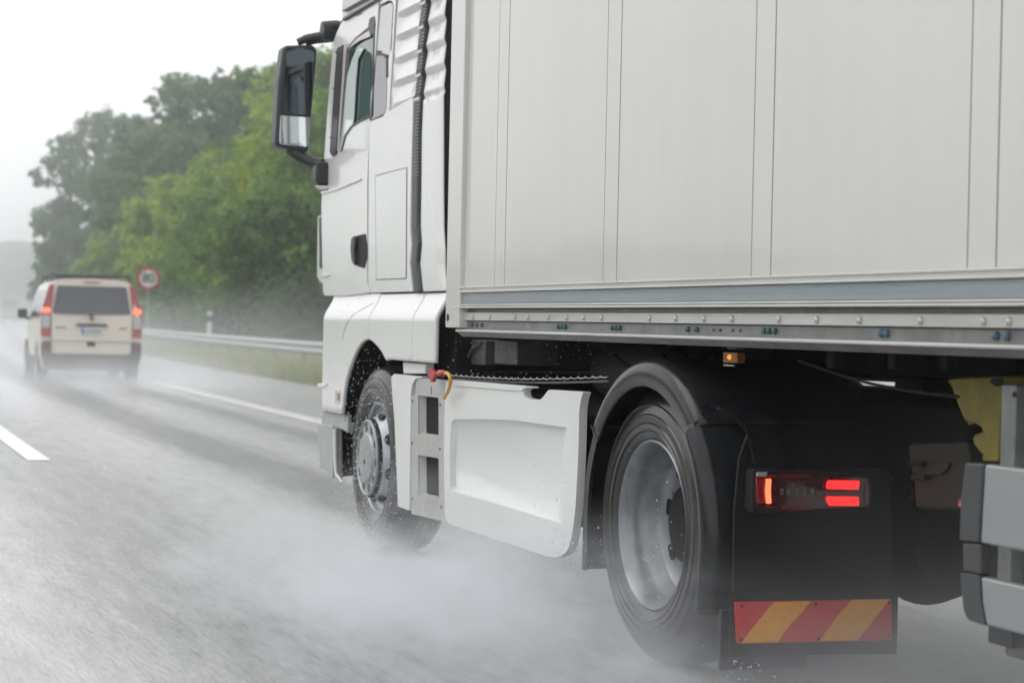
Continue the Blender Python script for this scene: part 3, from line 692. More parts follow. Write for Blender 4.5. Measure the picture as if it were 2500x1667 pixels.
def cfx(u, v, z): return rib(z)*.9*(1-max(0, (u-.55)/.45)*.6)*(.3+.7*min(1, u*4))+.010*max(0, (u-.6)/.4)**2
grid('corner_fairing', strip_fn(Lr, Rr, XC-.012, cfx), 16, 150, M['paint'], TK, solid=.004, ang=180)
# lighter rungs across the dark strip where it steps
for k in range(0, 9):
    z = zr0+k*per+.010
    yl = None
    for (a, b), (a2, b2) in zip(Ls, Ls[1:]):
        pa, pb = yz(a, b, XC-.016), yz(a2, b2, XC-.016)
        if pb[1] <= z <= pa[1]: yl = pb[0]+(pa[0]-pb[0])*(z-pb[1])/(pa[1]-pb[1])
    if yl is not None: box('strip_rung', XC-.020, XC-.01, yl-.086, yl+.002, z-.010, z+.010, M['roofgrey'], TK, bevel=.004)
# door handle
hp = lambda a, b, X=XC: yz(740+a/3.135, 400+b/3.135, X)
plate('handle_recess', fillet([hp(412, 575), hp(440, 548), hp(497, 536), hp(507, 640), hp(505, 730), hp(490, 802), hp(440, 785), hp(415, 745), hp(408, 660)], .012), XC-.0145, XC-.010, M['dark'], TK, bevel=.001)
plate('door_handle', fillet([hp(412, 575), hp(436, 552), hp(440, 600), hp(434, 680), hp(440, 782), hp(415, 745), hp(408, 660)], .008), XC-.035, XC-.0146, M['black'], TK, bevel=.006)
# crease above and step near the door foot
plate('door_crease', [hp(205, 205), hp(270, 180), hp(470, 112), hp(462, 128), hp(270, 208), hp(165, 235), hp(160, 215)], XC-.022, XC-.0125, M['paint'], TK, bevel=.004)
plate('door_crease', [hp(160, 838), hp(215, 842), hp(225, 850), hp(200, 868), hp(162, 866)], XC-.02, XC-.0125, M['paint'], TK, bevel=.003)
# front corner air deflector with dark core
hd = [hp(116, 402), hp(163, 388), hp(165, 860), hp(182, 1000), hp(140, 985), hp(122, 925), hp(110, 860)]
plate('corner_deflector', fillet(hd, .01), XC-.004, XC+.05, M['alu'], TK, bevel=.006)
plate('deflector_slot', fillet([hp(130, 412), hp(163, 398), hp(163, 800), hp(134, 800)], .01), XC-.008, XC-.0045, M['black'], TK, bevel=.002)
plate('deflector_foot', fillet([hp(118, 870), hp(134, 905), hp(165, 915), hp(180, 1000), hp(142, 985)], .006), XC-.009, XC-.0045, M['black'], TK, bevel=.002)
# ---- mirror
MX = -.22
mp = lambda a, b, X=MX: onX(660+a/3.735, 40+b/3.735, X)
def mplate(name, pts, d0, d1, m_, par, bevel=.006, rad=0, Yp=None):
    return plate(name, fillet([ (p.x, p.z) for p in [onY(660+a/3.735, 40+b/3.735, Yp) for a, b in pts]], rad), d0, d1, m_, par, axis='Y', bevel=bevel)
YM = 5.05
mh = mplate('mirror_housing', [(120, 265), (390, 258), (430, 300), (425, 420), (350, 1230), (300, 1250), (60, 1185), (45, 1150), (75, 600)], YM, YM+.14, M['black'], TK, bevel=.02, rad=.03, Yp=YM)
mplate('mirror_glass', [(150, 288), (250, 285), (388, 318), (402, 350), (372, 880), (365, 905), (112, 888), (122, 600)], YM-.004, YM-.0005, M['mirrord'], mh, bevel=.001, rad=.01, Yp=YM)
mplate('wide_mirror_glass', [(92, 905), (362, 925), (345, 1180), (330, 1192), (100, 1172), (80, 1150)], YM-.004, YM-.0005, M['mirror'], mh, bevel=.001, rad=.01, Yp=YM)
def P3m(a, b, Y_): return onY(660+a/3.735, 40+b/3.735, Y_)
tube('mirror_arm', [P3m(250, 240, 5.1), P3m(330, 205, 5.08), P3m(500, 175, 5.02), P3m(600, 170, 4.98)], [.022, .026, .028, .03], M['black'], TK, n=12)
tube('mirror_arm', [P3m(330, 245, 5.1), P3m(420, 222, 5.06), P3m(590, 200, 4.98)], [.018, .02, .024], M['black'], TK, n=12)
lathe('mirror_joint', [(-.09, .02), (-.085, .055), (0, .068), (.085, .055), (.09, .02)], tuple(P3m(595, 140, 4.98)), M['black'], TK, n=24, axis='X')
tube('arm_bracket', [P3m(600, 190, 4.97), P3m(660, 110, 4.93), P3m(690, 60, 4.9), P3m(720, 20, 4.88)], .028, M['black'], TK, n=10)
tube('arm_bracket', [P3m(600, 195, 4.97), P3m(640, 250, 4.94), P3m(680, 225, 4.9), P3m(790, 170, 4.85)], .022, M['black'], TK, n=10)
tube('grab_clip', [P3m(655, 215, 4.92), P3m(700, 150, 4.9)], .02, M['paint'], TK, n=8)
tube('mirror_arm', [P3m(170, 1210, 5.1), P3m(270, 1280, 5.08), P3m(390, 1335, 5.05), P3m(470, 1360, 5.0)], [.03, .035, .035, .04], M['black'], TK, n=12)
mplate('mirror_foot', [(400, 1330), (500, 1330), (555, 1375), (545, 1545), (420, 1545), (402, 1510)], 4.9, 5.0, M['black'], TK, bevel=.02, rad=.02, Yp=4.95)
mplate('mirror_foot_trim', [(400, 1545), (540, 1548), (545, 1580), (450, 1575)], 4.9, 4.98, M['paint'], TK, bevel=.01, Yp=4.95)

# ---- lower body: fender over the front wheel, shouldered outwards
zA = yz(1000, 714, XC)[1]; zB = yz(1000, 783, XS)[1]
YR = yz(1060.6, 886.4, XS)[0]
zbot = yz(1060.6, 886.4, XS)[1]; 
def shoulder(z):
    if z >= zA: return XC
    if z <= zB: return XS
    t = (zA-z)/(zA-zB); return XC+(XS-XC)*(t*t*(3-2*t))
wc = (cf[1], cf[2])
arch = [yz(a, b, XS) for a, b in ((833.7, 1009.5), (838, 967), (844, 929), (849, 911), (854.7, 894), (860, 879), (865, 866), (872, 852), (879, 841), (886, 833.5), (893, 829.5), (900, 828.5), (907, 831), (914, 837), (923, 847), (932, 859), (939, 872.6), (944, 881))]
front = [yz(a, b, XS) for a, b in ((777, 880), (781.5, 783))]
zfb = yz(781, 1000.7, XS)[1]; yfront = yz(779, 880, XS)[0]
def archz(Y):
    for (a, z), (b, z2) in zip(arch, arch[1:]):
        if b <= Y <= a: return z+(z2-z)*(a-Y)/(a-b)
    return None
def lower_panel(name, Ya, Yb, n, ztop, zlo, mt=M['paint']):
    def fn(u, v):
        Y = Ya+(Yb-Ya)*u; lo = zlo(Y); z = lo+(ztop-lo)*v**.8
        fr = max(0, (Y-(yfront-.10))/.10)
        return (shoulder(z)+.05*fr*fr, Y, z)
    return grid(name, fn, n, 34, mt, TK, solid=.02, ang=60)
def lo1(Y):
    a = archz(Y); return zfb-(Y-arch[0][0])*.0 if Y >= arch[0][0] else a
ysplit = yz(901, 800, XS)[0]; ys2 = yz(1007, 840, XS)[0]; gp = .003
lower_panel('front_fender', yfront, ysplit+gp, 60, zA, lo1)
lower_panel('arch_panel', ysplit-gp, ys2+gp, 44, zA-.006, lambda Y: archz(Y) if archz(Y) and Y > arch[-1][0] else zbot)
lower_panel('rear_fender_corner', ys2-gp, YR, 20, zA-.006, lambda Y: zbot)
# curved crease on the fender
cp_ = [(740+a/3.135, 400+b/3.135) for a, b in ((512, 1065), (450, 1110), (400, 1160), (365, 1215), (340, 1280), (325, 1350))]
pts = []
for a, b in cp_:
    y, z = yz(a, b, XS+.02); pts.append((shoulder(z)-.0005, y, z))
tube('fender_crease', pts, [.001, .0022, .0025, .0025, .002, .001], M['bumpergrey'], TK, n=6)
# wheel well
bm = bmesh.new()
add_box(bm, .46, .5, 2.9, 4.95, .38, 1.3); add_box(bm, .08, .46, 2.95, 4.9, 1.17, 1.22); add_box(bm, .09, .5, 4.62, 4.70, .36, 1.2)
bmesh.ops.recalc_face_normals(bm, faces=bm.faces); obj('wheel_well_liner', bm, M['chassis'], TK)
# bumper end under the fender
plate('bumper', [(yfront-.01, yz(781, 1001, XS)[1]-.004), (yz(833, 1001, XS)[0], yz(833, 1009, XS)[1]-.004), (yz(833, 1020, XS)[0], yz(833, 1030, XS)[1]), (yz(845, 1030, XS)[0], yz(845, 1032, XS)[1]), (yz(845, 1056, XS)[0], yz(845, 1056, XS)[1]), (yz(812, 1044, XS)[0], yz(812, 1044, XS)[1]), (yz(812, 1170, XS)[0], yz(812, 1170, XS)[1]), (yz(797, 1150, XS)[0], yz(797, 1150, XS)[1]), (yz(781, 1138, XS)[0], yz(781, 1138, XS)[1]), (yfront-.01, yz(777, 1080, XS)[1])], XS+.02, XS+.06, M['bumpergrey'], TK, bevel=.008)
plate('bumper_skin', fillet(pl([(777.5, 1034), (812, 1038), (813, 1168), (797, 1150), (782, 1138), (777.5, 1080)], XS+.01), .01), XS+.008, XS+.02, M['bumpergrey'], TK, bevel=.006)
tube('bumper_edge', [(XS+.01, *yz(813, 1047, XS)), (XS+.01, *yz(814, 1120, XS)), (XS+.01, *yz(817, 1158, XS)), (XS+.015, *yz(830, 1177, XS))], [.012, .012, .010, .006], M['paint2'], TK, n=8)
tube('bumper_edge', [(XS+.01, *yz(845, 1018, XS)), (XS+.01, *yz(846, 1055, XS))], .010, M['bumpergrey'], TK, n=8)
plate('bumper_flap', pl([(815, 1045), (870, 1040), (872, 1158), (828, 1163), (816, 1150)], .12), .12, .15, M['chassis'], TK, bevel=.004)
pbox('side_marker', 817, 954, 830, 984, XS-.003, .004, M['pink'], bevel=.001)
pbox('side_marker_amber', 822, 960, 829, 977, XS-.005, .002, M['amber'], bevel=.001)
plate('fender_notch', pl([(777, 936), (800, 936), (796, 944), (778, 946)], XS), XS-.006, XS+.0, M['paint'], TK, bevel=.003)

# ---- side skirts
sk = lambda a, b, X=XS: yz(760+a/2.85, 820+b/2.85, X)
plate('skirt_stay', [sk(595, 178), sk(752, 190), sk(746, 262), sk(600, 262)], XS+.03, XS+.08, M['paint2'], TK, bevel=.008)
plate('front_skirt', fillet([sk(555, 285), sk(575, 264), sk(700, 280), sk(768, 280), sk(768, 288), sk(722, 300), sk(700, 340), sk(690, 420), sk(682, 1214), sk(602, 1186), sk(578, 600), sk(562, 400)], .012), XS-.0, XS+.05, M['paint2'], TK, bevel=.014, segs=3)
op = [[sk(735, 412), sk(877, 430), sk(877, 712), sk(735, 690)], [sk(735, 828), sk(877, 850), sk(880, 1146), sk(738, 1110)]]
stp = fillet([sk(722, 310), sk(742, 290), sk(940, 312), sk(930, 360), sk(921, 430), sk(922, 1240), sk(935, 1295), sk(690, 1238), sk(686, 1200), sk(686, 425), sk(716, 405)], .01)
plate('step_panel', stp, XS+.006, XS+.05, M['stepgrey'], TK, holes=[fillet(h, .012) for h in op], bevel=.005)
for h in op:
    hh = [(p[0], p[1]) for p in fillet(h, .012)]
    # sloping reveal, flatter towards the tread
    bm = bmesh.new(); cy_ = sum(p[0] for p in h)/4; cz_ = sum(p[1] for p in h)/4
    a = [bm.verts.new((XS+.012, p[0], p[1])) for p in hh]; b = [bm.verts.new((XS+.042, cy_+(p[0]-cy_)*.90-.006, cz_+(p[1]-cz_)*.92+.004)) for p in hh]
    for i in range(len(hh)): bm.faces.new([a[i], a[(i+1) % len(hh)], b[(i+1) % len(hh)], b[i]])
    bmesh.ops.recalc_face_normals(bm, faces=bm.faces)
    obj('step_reveal', bm, M['stepgrey'], TK)
    bm = bmesh.new(); bm.faces.new([bm.verts.new((v0[0]+.1, v0[1], v0[2])) for v0 in [(XS-.057, p[0], p[1]) for p in hh]])
    obj('step_grating', bm, M['chassis'], TK)
for a, b in ((697, 452), (694, 745), (696, 1132), (890, 478), (888, 785), (896, 1190)):
    lathe('step_bolt', [(-.001, .001), (-.002, .007), (.003, .009)], (XS+.005, *sk(a, b)), M['chgrey'], TK, n=12)
box('step_grating_seam', XS+.003, XS+.006, sk(828, 400)[0]-.001, sk(828, 400)[0]+.001, sk(828, 405)[1], sk(828, 350)[1], M['chgrey'], TK, bevel=0)
# tank skirt with pressed recess
tk = lambda a, b, X=XS: yz(1020+a/2.704, 820+b/2.704, X)
out = fillet([tk(185, 300), tk(235, 290), tk(745, 333), tk(748, 345), tk(715, 342), tk(695, 362), tk(700, 400), tk(738, 417), tk(808, 420), tk(826, 405), tk(862, 354), tk(1092, 368), tk(1076, 420), tk(1066, 490), tk(1058, 820), tk(1040, 1150), tk(1012, 1350), tk(985, 1425), tk(920, 1462), tk(860, 1456), tk(200, 1238), tk(178, 1195), tk(172, 800), tk(178, 400)], [.01, .01, .004, .004, .02, .02, .02, .02, .02, .02, .02, .01, .03, .03, .05, .08, .06, .06, .05, .05, .03, .02, .02, .02])
ro = fillet([tk(222, 565), tk(250, 548), tk(420, 548), tk(640, 556), tk(985, 604), tk(978, 760), tk(965, 1000), tk(950, 1238), tk(560, 1118), tk(215, 1020), tk(210, 800)], .02)
tk2 = lambda a, b: tk(a, b, XS+.026)
ri = fillet([tk2(262, 612), tk2(285, 600), tk2(440, 592), tk2(660, 598), tk2(968, 618), tk2(962, 770), tk2(948, 1000), tk2(932, 1204), tk2(560, 1092), tk2(248, 1000), tk2(246, 800)], .02)
plate('tank_skirt', out, XS-.0, XS+.034, M['paint2'], TK, holes=[ro], bevel=.013, segs=4)
bm = bmesh.new(); n_ = len(ro); a = [bm.verts.new((XS+.004, *p)) for p in ro]; b = [bm.verts.new((XS+.026, *p)) for p in ri]
for i in range(n_): bm.faces.new([a[i], a[(i+1) % n_], b[(i+1) % n_], b[i]])
f = bm.faces.new(b); bmesh.ops.recalc_face_normals(bm, faces=bm.faces)
if sum(q.normal.x*q.calc_area() for q in bm.faces) > 0: bmesh.ops.reverse_faces(bm, faces=bm.faces)
obj('pressed_recess', bm, M['paint2'], TK, ang=70)
# the lip over its top edge
plate('skirt_top_lip', [tk(235, 291), tk(742, 334), tk(700, 352), tk(690, 366), tk(240, 330)], XS-.006, XS+.0, M['paint2'], TK, bevel=.003)
# red gladhand and yellow hose at the top of the step
gh = lambda a, b, X=-.04: onX(1020+a/11.2, 860+b/11.2, X)
tube('gladhand', [gh(540, 590), gh(590, 560), gh(700, 570), gh(740, 580)], [.011, .014, .016, .014], M['red'], TK, n=12)
plate('gladhand_handle', fillet([(p.y, p.z) for p in [gh(*q) for q in ((370, 450), (445, 440), (470, 520), (530, 560), (540, 620), (495, 700), (470, 805), (420, 812), (395, 700), (340, 610), (345, 520))]], .006), -.055, -.035, M['red'], TK, bevel=.004)
lathe('gladhand_ring', [(-.004, .010), (-.006, .016), (.004, .018), (.008, .012)], tuple(gh(700, 580)), M['red'], TK, n=20, axis='Y')
hs_ = [gh(740, 570), gh(810, 570, -.05), gh(865, 640, -.06), gh(895, 760, -.06), gh(880, 900, -.055), gh(830, 1060, -.045), gh(760, 1180, -.03), gh(722, 1255, -.03)]
def spline(P, n=6):
    o_ = []
    for i in range(len(P)-1):
        p0, p1, p2, p3 = P[max(i-1, 0)], P[i], P[i+1], P[min(i+2, len(P)-1)]
        for k in range(n):
            t = k/n; o_.append(.5*((2*p1)+(p2-p0)*t+(2*p0-5*p1+4*p2-p3)*t*t+(-p0+3*p1-3*p2+p3)*t**3))
    return o_+[P[-1]]
yh = tube('yellow_hose', spline([Vector(q) for q in hs_]), .0085, M['yellow'], TK, n=12)
lathe('hose_end', [(-.001, .001), (-.001, .0065)], tuple(gh(722, 1262, -.03)), M['dark'], yh, n=12, axis='Z', closed=False)
plate('skirt_gap_rubber', [tk(178, 300), tk(186, 300), tk(176, 500), tk(174, 1200), tk(186, 1240), tk(166, 1234), tk(160, 1190), tk(160, 420)], XS+.03, XS+.06, M['chgrey'], TK, bevel=.002)

# ---- drive wheel mudguard
def arc_sheet(name, a0, a1, r, x0, x1, mt, th=.008, lipr=.07, n=36, tailz=None, tail_y=0):
    """curved sheet round the drive wheel, with a turned-down outer lip; a tail runs straight down"""
    sec = [(x0+.004, r-lipr), (x0, r-lipr+.006), (x0, r-.05), (x0+.004, r-.028), (x0+.018, r-.010), (x0+.045, r), (x1, r)]
    pth = []
    for i in range(n+1):
        a = a0+(a1-a0)*i/n; pth.append((cos(a), sin(a), 0))
    if tailz is not None:
        a = a1; ex, ez = cos(a), sin(a)
        for k in range(1, 9): pth.append((ex, ez, k/8))
    bm = bmesh.new(); rings = []
    for (c0, s0, t) in pth:
        ring = []
        for (x, rr) in sec:
            yy = c0*rr; zz = .5+s0*rr
            if t: zz += (tailz-zz)*t; yy += tail_y*t
            ring.append(bm.verts.new((x, yy, zz)))
        rings.append(ring)
    for p, q in zip(rings, rings[1:]):
        for k in range(len(sec)-1): bm.faces.new([p[k], q[k], q[k+1], p[k+1]])
    bmesh.ops.recalc_face_normals(bm, faces=bm.faces)
    if bm.faces[len(sec)-2].normal.dot(Vector((0, pth[0][0], pth[0][1]))) < 0: bmesh.ops.reverse_faces(bm, faces=bm.faces)
    return obj(name, bm, mt, TK, solid=th, ang=50)
A_ = radians
arc_sheet('mudguard_top', A_(34), A_(139), .615, -.025, .64, M['gloss'], lipr=.105)
arc_sheet('mudguard_rear', A_(137), A_(180), .605, -.045, .64, M['gloss'], lipr=.07, tailz=.27, tail_y=.02)
arc_sheet('mudguard_front', A_(35.5), A_(2), .60, -.01, .64, M['gloss'], lipr=.03, tailz=.28)
def drip(name, a, r0, r1, x):
    tube(name, [(x, r0*cos(a), .5+r0*sin(a)), (x, r1*cos(a), .5+r1*sin(a))], .004, M['dark'], TK, n=6)
drip('mudguard_joint', A_(138), .515, .60, -.024); drip('mudguard_joint', A_(35), .515, .60, -.024)
box('mudflap', -.02, .30, -.67, -.655, .10, .30, M['black'], TK, bevel=.004)
# splash panel and lamp carrier at the tail
YP = -.735
cr0 = plY([(1836, 1060), (1843, 1150), (2185, 1145), (2200, 1600), (1798, 1600), (1803, 1250), (1815, 1120)], YP)
plate('splash_panel', cr0, YP+.03, YP+.045, M['deep'], TK, axis='Y', bevel=.004)
tube('carrier_edge', [onY(1752, 996, YP), onY(1790, 1016, YP), onY(1822, 1046, YP), onY(1834, 1090, YP), onY(1845, 1130, YP)], .006, M['chassis'], TK, n=8)
0 and lathe('carrier_boss', [(-.02, .05), (-.03, .045), (-.03, .001)], tuple(onY(1800, 1080, YP+.03)), M['black'], TK, n=24, axis='Y')
# lamp
lp = lambda a, b: (1780+a/2.671, 1080+b/2.671)
def lpl(name, pts, d0, d1, mt, par, rad=.004, bevel=.002): return plate(name, fillet(plY([lp(*q) for q in pts], YP), rad), YP+d0, YP+d1, mt, par, axis='Y', bevel=bevel)
TL = lpl('tail_lamp', [(128, 180), (150, 168), (880, 205), (915, 230), (915, 420), (880, 445), (150, 460), (120, 440)], -.03, .03, M['deep'], TK, .015, .008)
lpl('lamp_lens', [(140, 185), (870, 222), (875, 410), (300, 440), (140, 418)], -.036, -.0305, M['lensdark'], TL, .01)
lpl('clear_corner', [(146, 186), (212, 184), (206, 214), (140, 216)], -.044, -.037, M['lensclear'], TL)
lpl('side_reflector', [(138, 222), (186, 222), (194, 388), (150, 390)], -.042, -.037, M['lensred'], TL)
lpl('lit_bar', [(206, 230), (234, 230), (230, 300), (234, 388), (208, 390), (200, 310)], -.046, -.037, M['glowo'], TL, .002, .001)
lpl('lit_bar', [(610, 240), (806, 242), (800, 298), (596, 294), (594, 270)], -.046, -.037, M['glowr'], TL, .002, .001)
lpl('lit_bar', [(596, 344), (800, 346), (803, 403), (616, 402), (594, 370)], -.046, -.037, M['glowr'], TL, .002, .001)
lpl('lit_bar_edge', [(575, 262), (595, 262), (594, 292), (575, 288)], -.042, -.037, M['lensred'], TL, .001, .0005)
lpl('lit_bar_edge', [(575, 345), (595, 345), (598, 378), (580, 375)], -.042, -.037, M['lensred'], TL, .001, .0005)
for q in ([(220, 200), (275, 200), (275, 222), (222, 222)], [(305, 198), (497, 200), (497, 222), (305, 222)], [(205, 402), (270, 402), (270, 420), (210, 420)], [(303, 402), (495, 404), (495, 432), (303, 428)]):
    lpl('red_reflector', q, -.039, -.037, mat('dull_red_lens', (.13, .01, .012), .2), TL, .001, .0005)
for a in (298, 340, 398, 440, 492):
    lpl('indicator_cell', [(a, 292), (a+24, 292), (a+22, 334), (a+2, 334)], -.039, -.037, M['chgrey'], TL, .001, .0005)
lpl('end_lens', [(845, 255), (875, 258), (874, 396), (845, 400)], -.040, -.037, M['lensdark'], TL, .001, .0005)
# striped board
bdp = [(50, 1042), (1066, 1024), (1072, 1290), (62, 1312)]
BD = lpl('rear_marking_board', bdp, .008, .022, M['boardr'], TK, .004, .001)
for q in ([(298, 1040), (540, 1033), (490, 1095), (455, 1135), (410, 1180), (370, 1230), (326, 1300), (80, 1308), (100, 1285)], [(808, 1026), (1054, 1022), (845, 1288), (598, 1294), (640, 1230), (715, 1130)]):
    lpl('yellow_stripe', q, .0055, .0075, M['boardy'], BD, 0, .0003)
for a, b in ((82, 1066), (565, 1052), (1044, 1044), (80, 1284), (582, 1278), (1040, 1262)):
    lathe('board_rivet', [(-.004, .001), (-.004, .005), (-.001, .006)], tuple(onY(*lp(a, b), YP+.006)), M['dark'], BD, n=10, axis='Y')
box('board_backing', xz(1795, 1500, YP)[0]-.01, xz(2182, 1500, YP)[0]+.03, YP+.0225, YP+.029, xz(1990, 1600, YP)[1], xz(1990, 1440, YP)[1], M['deep'], TK)
# ================================================================== VAN
def make_van():
    T = thing('taxi_van', 'light ivory van with lit tail lamps driving ahead in the spray', 'van', (2.35, 31.6, 0), rz=-radians(2.4))
    prof = [(.22, .86), (.30, .91), (.48, .945), (.80, .95), (1.05, .945), (1.25, .925), (1.5, .87), (1.72, .80), (1.83, .75), (1.90, .66), (1.935, .45), (1.945, 0)]
    def hw(z):
        for (a, b), (c, d) in zip(prof, prof[1:]):
            if a <= z <= c: return b+(d-b)*(z-a)/(c-a)
        return prof[0][1] if z < prof[0][0] else 0
    def yr(z): return 0 if z < 1.0 else .14*((z-1.0)/.9)**1.3       # rear face leans forward
    st = [(0, 1, 0), (.06, 1.0, 0), (.4, 1, 0), (2.9, 1, 0), (3.2, 1, .0), (3.5, .99, .12), (3.9, .98, .62), (4.1, .97, .85), (4.6, .94, .95), (4.85, .84, 1.05), (4.92, .6, 1.1)]
    bm = bmesh.new(); rings = []
    for (y, s, drop) in st:
        ring = []
        for sd_ in (-1, 1):
            seq = prof if sd_ == -1 else prof[-2::-1]
            for (z, wd) in seq:
                zz = min(z, 1.945-drop*(1 if z > 1 else .0)) if z > 1 else z
                ww = wd if y > .03 else wd-.03
                ring.append(bm.verts.new((sd_*ww*s, y+(yr(zz) if y < .1 else 0), zz)))
        rings.append(ring)
    n = len(rings[0])
    for a, b in zip(rings, rings[1:]):
        for k in range(n): bm.faces.new([a[k], a[(k+1) % n], b[(k+1) % n], b[k]])
    bm.faces.new(rings[0][::-1]); bm.faces.new(rings[-1]); bmesh.ops.recalc_face_normals(bm, faces=bm.faces)
    K = dict(local=True)
    obj('body', bm, M['taxi'], T, ang=30, **K)
    def rear(name, pts, d, mt, par=T, th=.006, bev=.003):
        bm = bmesh.new(); a = [bm.verts.new((x, yr(z)-d, z)) for x, z in pts]; b = [bm.verts.new((x, yr(z)-d+th+.03, z)) for x, z in pts]
        n0 = len(pts); bm.faces.new(a)
        for i in range(n0): bm.faces.new([a[i], a[(i+1) % n0], b[(i+1) % n0], b[i]])
        bmesh.ops.recalc_face_normals(bm, faces=bm.faces)
        return obj(name, bm, mt, par, bevel=bev, **K)
    def sub(l, n=6):
        o_ = []
        for i, p in enumerate(l):
            q = l[(i+1) % len(l)]
            for k in range(n): o_.append((p[0]+(q[0]-p[0])*k/n, p[1]+(q[1]-p[1])*k/n))
        return o_
    door_o = fillet([(-.72, .50), (.72, .50), (.74, .9), (.75, 1.26), (.66, 1.83), (-.66, 1.83), (-.75, 1.26), (-.74, .9)], .04)
    rear('rear_door', sub(door_o, 3), .008, M['taxi'])
    rear('rear_window', sub(fillet([(-.73, 1.27), (.73, 1.27), (.645, 1.80), (-.645, 1.80)], .04)), .016, M['vglass'])
    rear('handle_bar', [(-.30, 1.045), (.30, 1.045), (.28, 1.09), (-.28, 1.09)], .03, M['black'])
    pt = rear('number_plate', [(-.19, .88), (.22, .88), (.22, 1.01), (-.19, 1.01)], .018, M['plate'])
    rear('plate_band', [(-.19, .882), (-.145, .882), (-.145, 1.008), (-.19, 1.008)], .021, M['blue'], pt, bev=0)
    for x in (-.11, -.07, -.02, .03, .07, .11, .15): rear('plate_character', [(x, .915), (x+.022, .915), (x+.022, .975), (x, .975)], .020, M['chgrey'], pt, bev=0)
    rear('badge', [(-.05, 1.18), (0, 1.14), (.05, 1.18), (.03, 1.23), (-.03, 1.23)], .016, M['chgrey'])
    rear('wiper', [(-.05, 1.24), (.02, 1.24), (.02, 1.27), (-.05, 1.27)], .025, M['black'])
    rear('rear_lettering', [(-.66, 1.0), (-.48, 1.0), (-.48, 1.02), (-.66, 1.02)], .010, M['chgrey']); rear('rear_lettering', [(.52, 1.0), (.66, 1.0), (.66, 1.02), (.52, 1.02)], .010, M['chgrey'])
    rear('tow_cover', fillet([(-.09, .66), (.07, .66), (.07, .75), (-.09, .75)], .03), .02, M['black'])
    rear('bumper_step', [(-.74, .76), (.74, .76), (.74, .78), (-.74, .78)], .03, M['taxi'])
    rear('lower_bumper', sub(fillet([(-.86, .22), (.86, .22), (.93, .5), (.93, .74), (.76, .76), (.745, .52), (-.745, .52), (-.76, .76), (-.93, .74), (-.93, .5)], .03), 2), .035, M['chgrey'], th=.2)
    rear('brake_lamp_bar', [(-.15, 1.86), (.15, 1.86), (.15, 1.885), (-.15, 1.885)], .02, M['lensred'])
    for s in (-1, 1):
        def q(l): return [(s*a, b) for a, b in l]
        tl = rear('tail_lamp', sub(q([(.765, .84), (.935, .84), (.94, 1.30), (.80, 1.80), (.70, 1.84), (.765, 1.30)]), 4), .014, M['lensred'])
        rear('lamp_lit_section', q([(.775, 1.29), (.925, 1.29), (.915, 1.37), (.78, 1.37)]), .022, M['glowo'], tl, bev=.004)
        rear('reversing_lamp', q([(.78, 1.0), (.92, 1.0), (.925, 1.24), (.775, 1.24)]), .020, M['lensclear'], tl)
        rear('bumper_reflector', q([(.78, .62), (.90, .62), (.90, .65), (.78, .65)]), .045, M['lensred'])
    # side panes follow the body
    for s in (-1, 1):
        for (ya, yb) in ((.35, 1.35), (1.42, 2.35), (2.45, 3.35)):
            bm = bmesh.new(); V = []
            for i in range(7):
                y = ya+(yb-ya)*i/6; row = []
                for j in range(6):
                    z = 1.2+.52*j/5; zz = z
                    if y > 3.2: zz = 1.2+(z-1.2)*.85
                    row.append(bm.verts.new((s*(hw(zz)+.004), y, zz)))
                V.append(row)
            for a, b in zip(V, V[1:]):
                for k in range(5): bm.faces.new([a[k], a[k+1], b[k+1], b[k]])
            obj('side_window', bm, M['vglass'], T, **K)
        bm = bmesh.new(); add_box(bm, s*.96, s*1.16, 3.55, 3.65, 1.16, 1.36); bmesh.ops.recalc_face_normals(bm, faces=bm.faces)
        obj('wing_mirror', bm, M['black'], T, bevel=.05, segs=3, **K)
        bm = bmesh.new(); add_box(bm, s*.90, s*.99, 3.57, 3.63, 1.14, 1.2); bmesh.ops.recalc_face_normals(bm, faces=bm.faces); obj('mirror_stalk', bm, M['black'], T, **K)
        bm = bmesh.new(); add_box(bm, s*.945, s*.965, .5, 4.2, .30, .45); bmesh.ops.recalc_face_normals(bm, faces=bm.faces); obj('side_sill', bm, M['chgrey'], T, bevel=.006, **K)
        for wy in (.95, 4.05):
            wc_ = (s*.72 if s < 0 else .72, wy, .33)
            bm = bmesh.new(); add_lathe(bm, [(-.11, .2), (-.115, .27), (-.10, .32), (-.08, .33), (.08, .33), (.10, .32), (.115, .27), (.11, .2)], (s*.85, wy, .33), 36)
            wl = obj('wheel', bm, M['rubber'], T, **K)
            bm = bmesh.new(); r_ = add_lathe(bm, [(s*.11, .2), (s*.09, .17), (s*.1, .01)], (s*.85, wy, .33), 24); bm.faces.new(r_[-1]); obj('rim', bm, M['rim'], wl, **K)
            bm = bmesh.new(); add_lathe(bm, [(s*.0, .36), (s*.105, .38), (s*.108, .36)], (s*.85, wy, .36), 30); obj('wheel_arch', bm, M['chgrey'], T, **K)
    # roof bars
    for y in (.35, 1.6, 2.7):
        bm = bmesh.new(); add_tube(bm, [(-.72, y, 1.90), (-.74, y, 2.0), (.74, y, 2.0), (.72, y, 1.90)], .022, 8); bmesh.ops.recalc_face_normals(bm, faces=bm.faces); obj('roof_bar', bm, M['black'], T, **K)
    for s in (-1, 1):
        bm = bmesh.new(); add_tube(bm, [(s*.66, .25, 1.97), (s*.66, 3.0, 1.97)], .02, 8); obj('roof_rail', bm, M['black'], T, **K)
    bm = bmesh.new(); add_box(bm, -.7, .7, .3, 4.4, .2, .34); bmesh.ops.recalc_face_normals(bm, faces=bm.faces); obj('underbody', bm, M['chassis'], T, **K)
    return T
make_van()

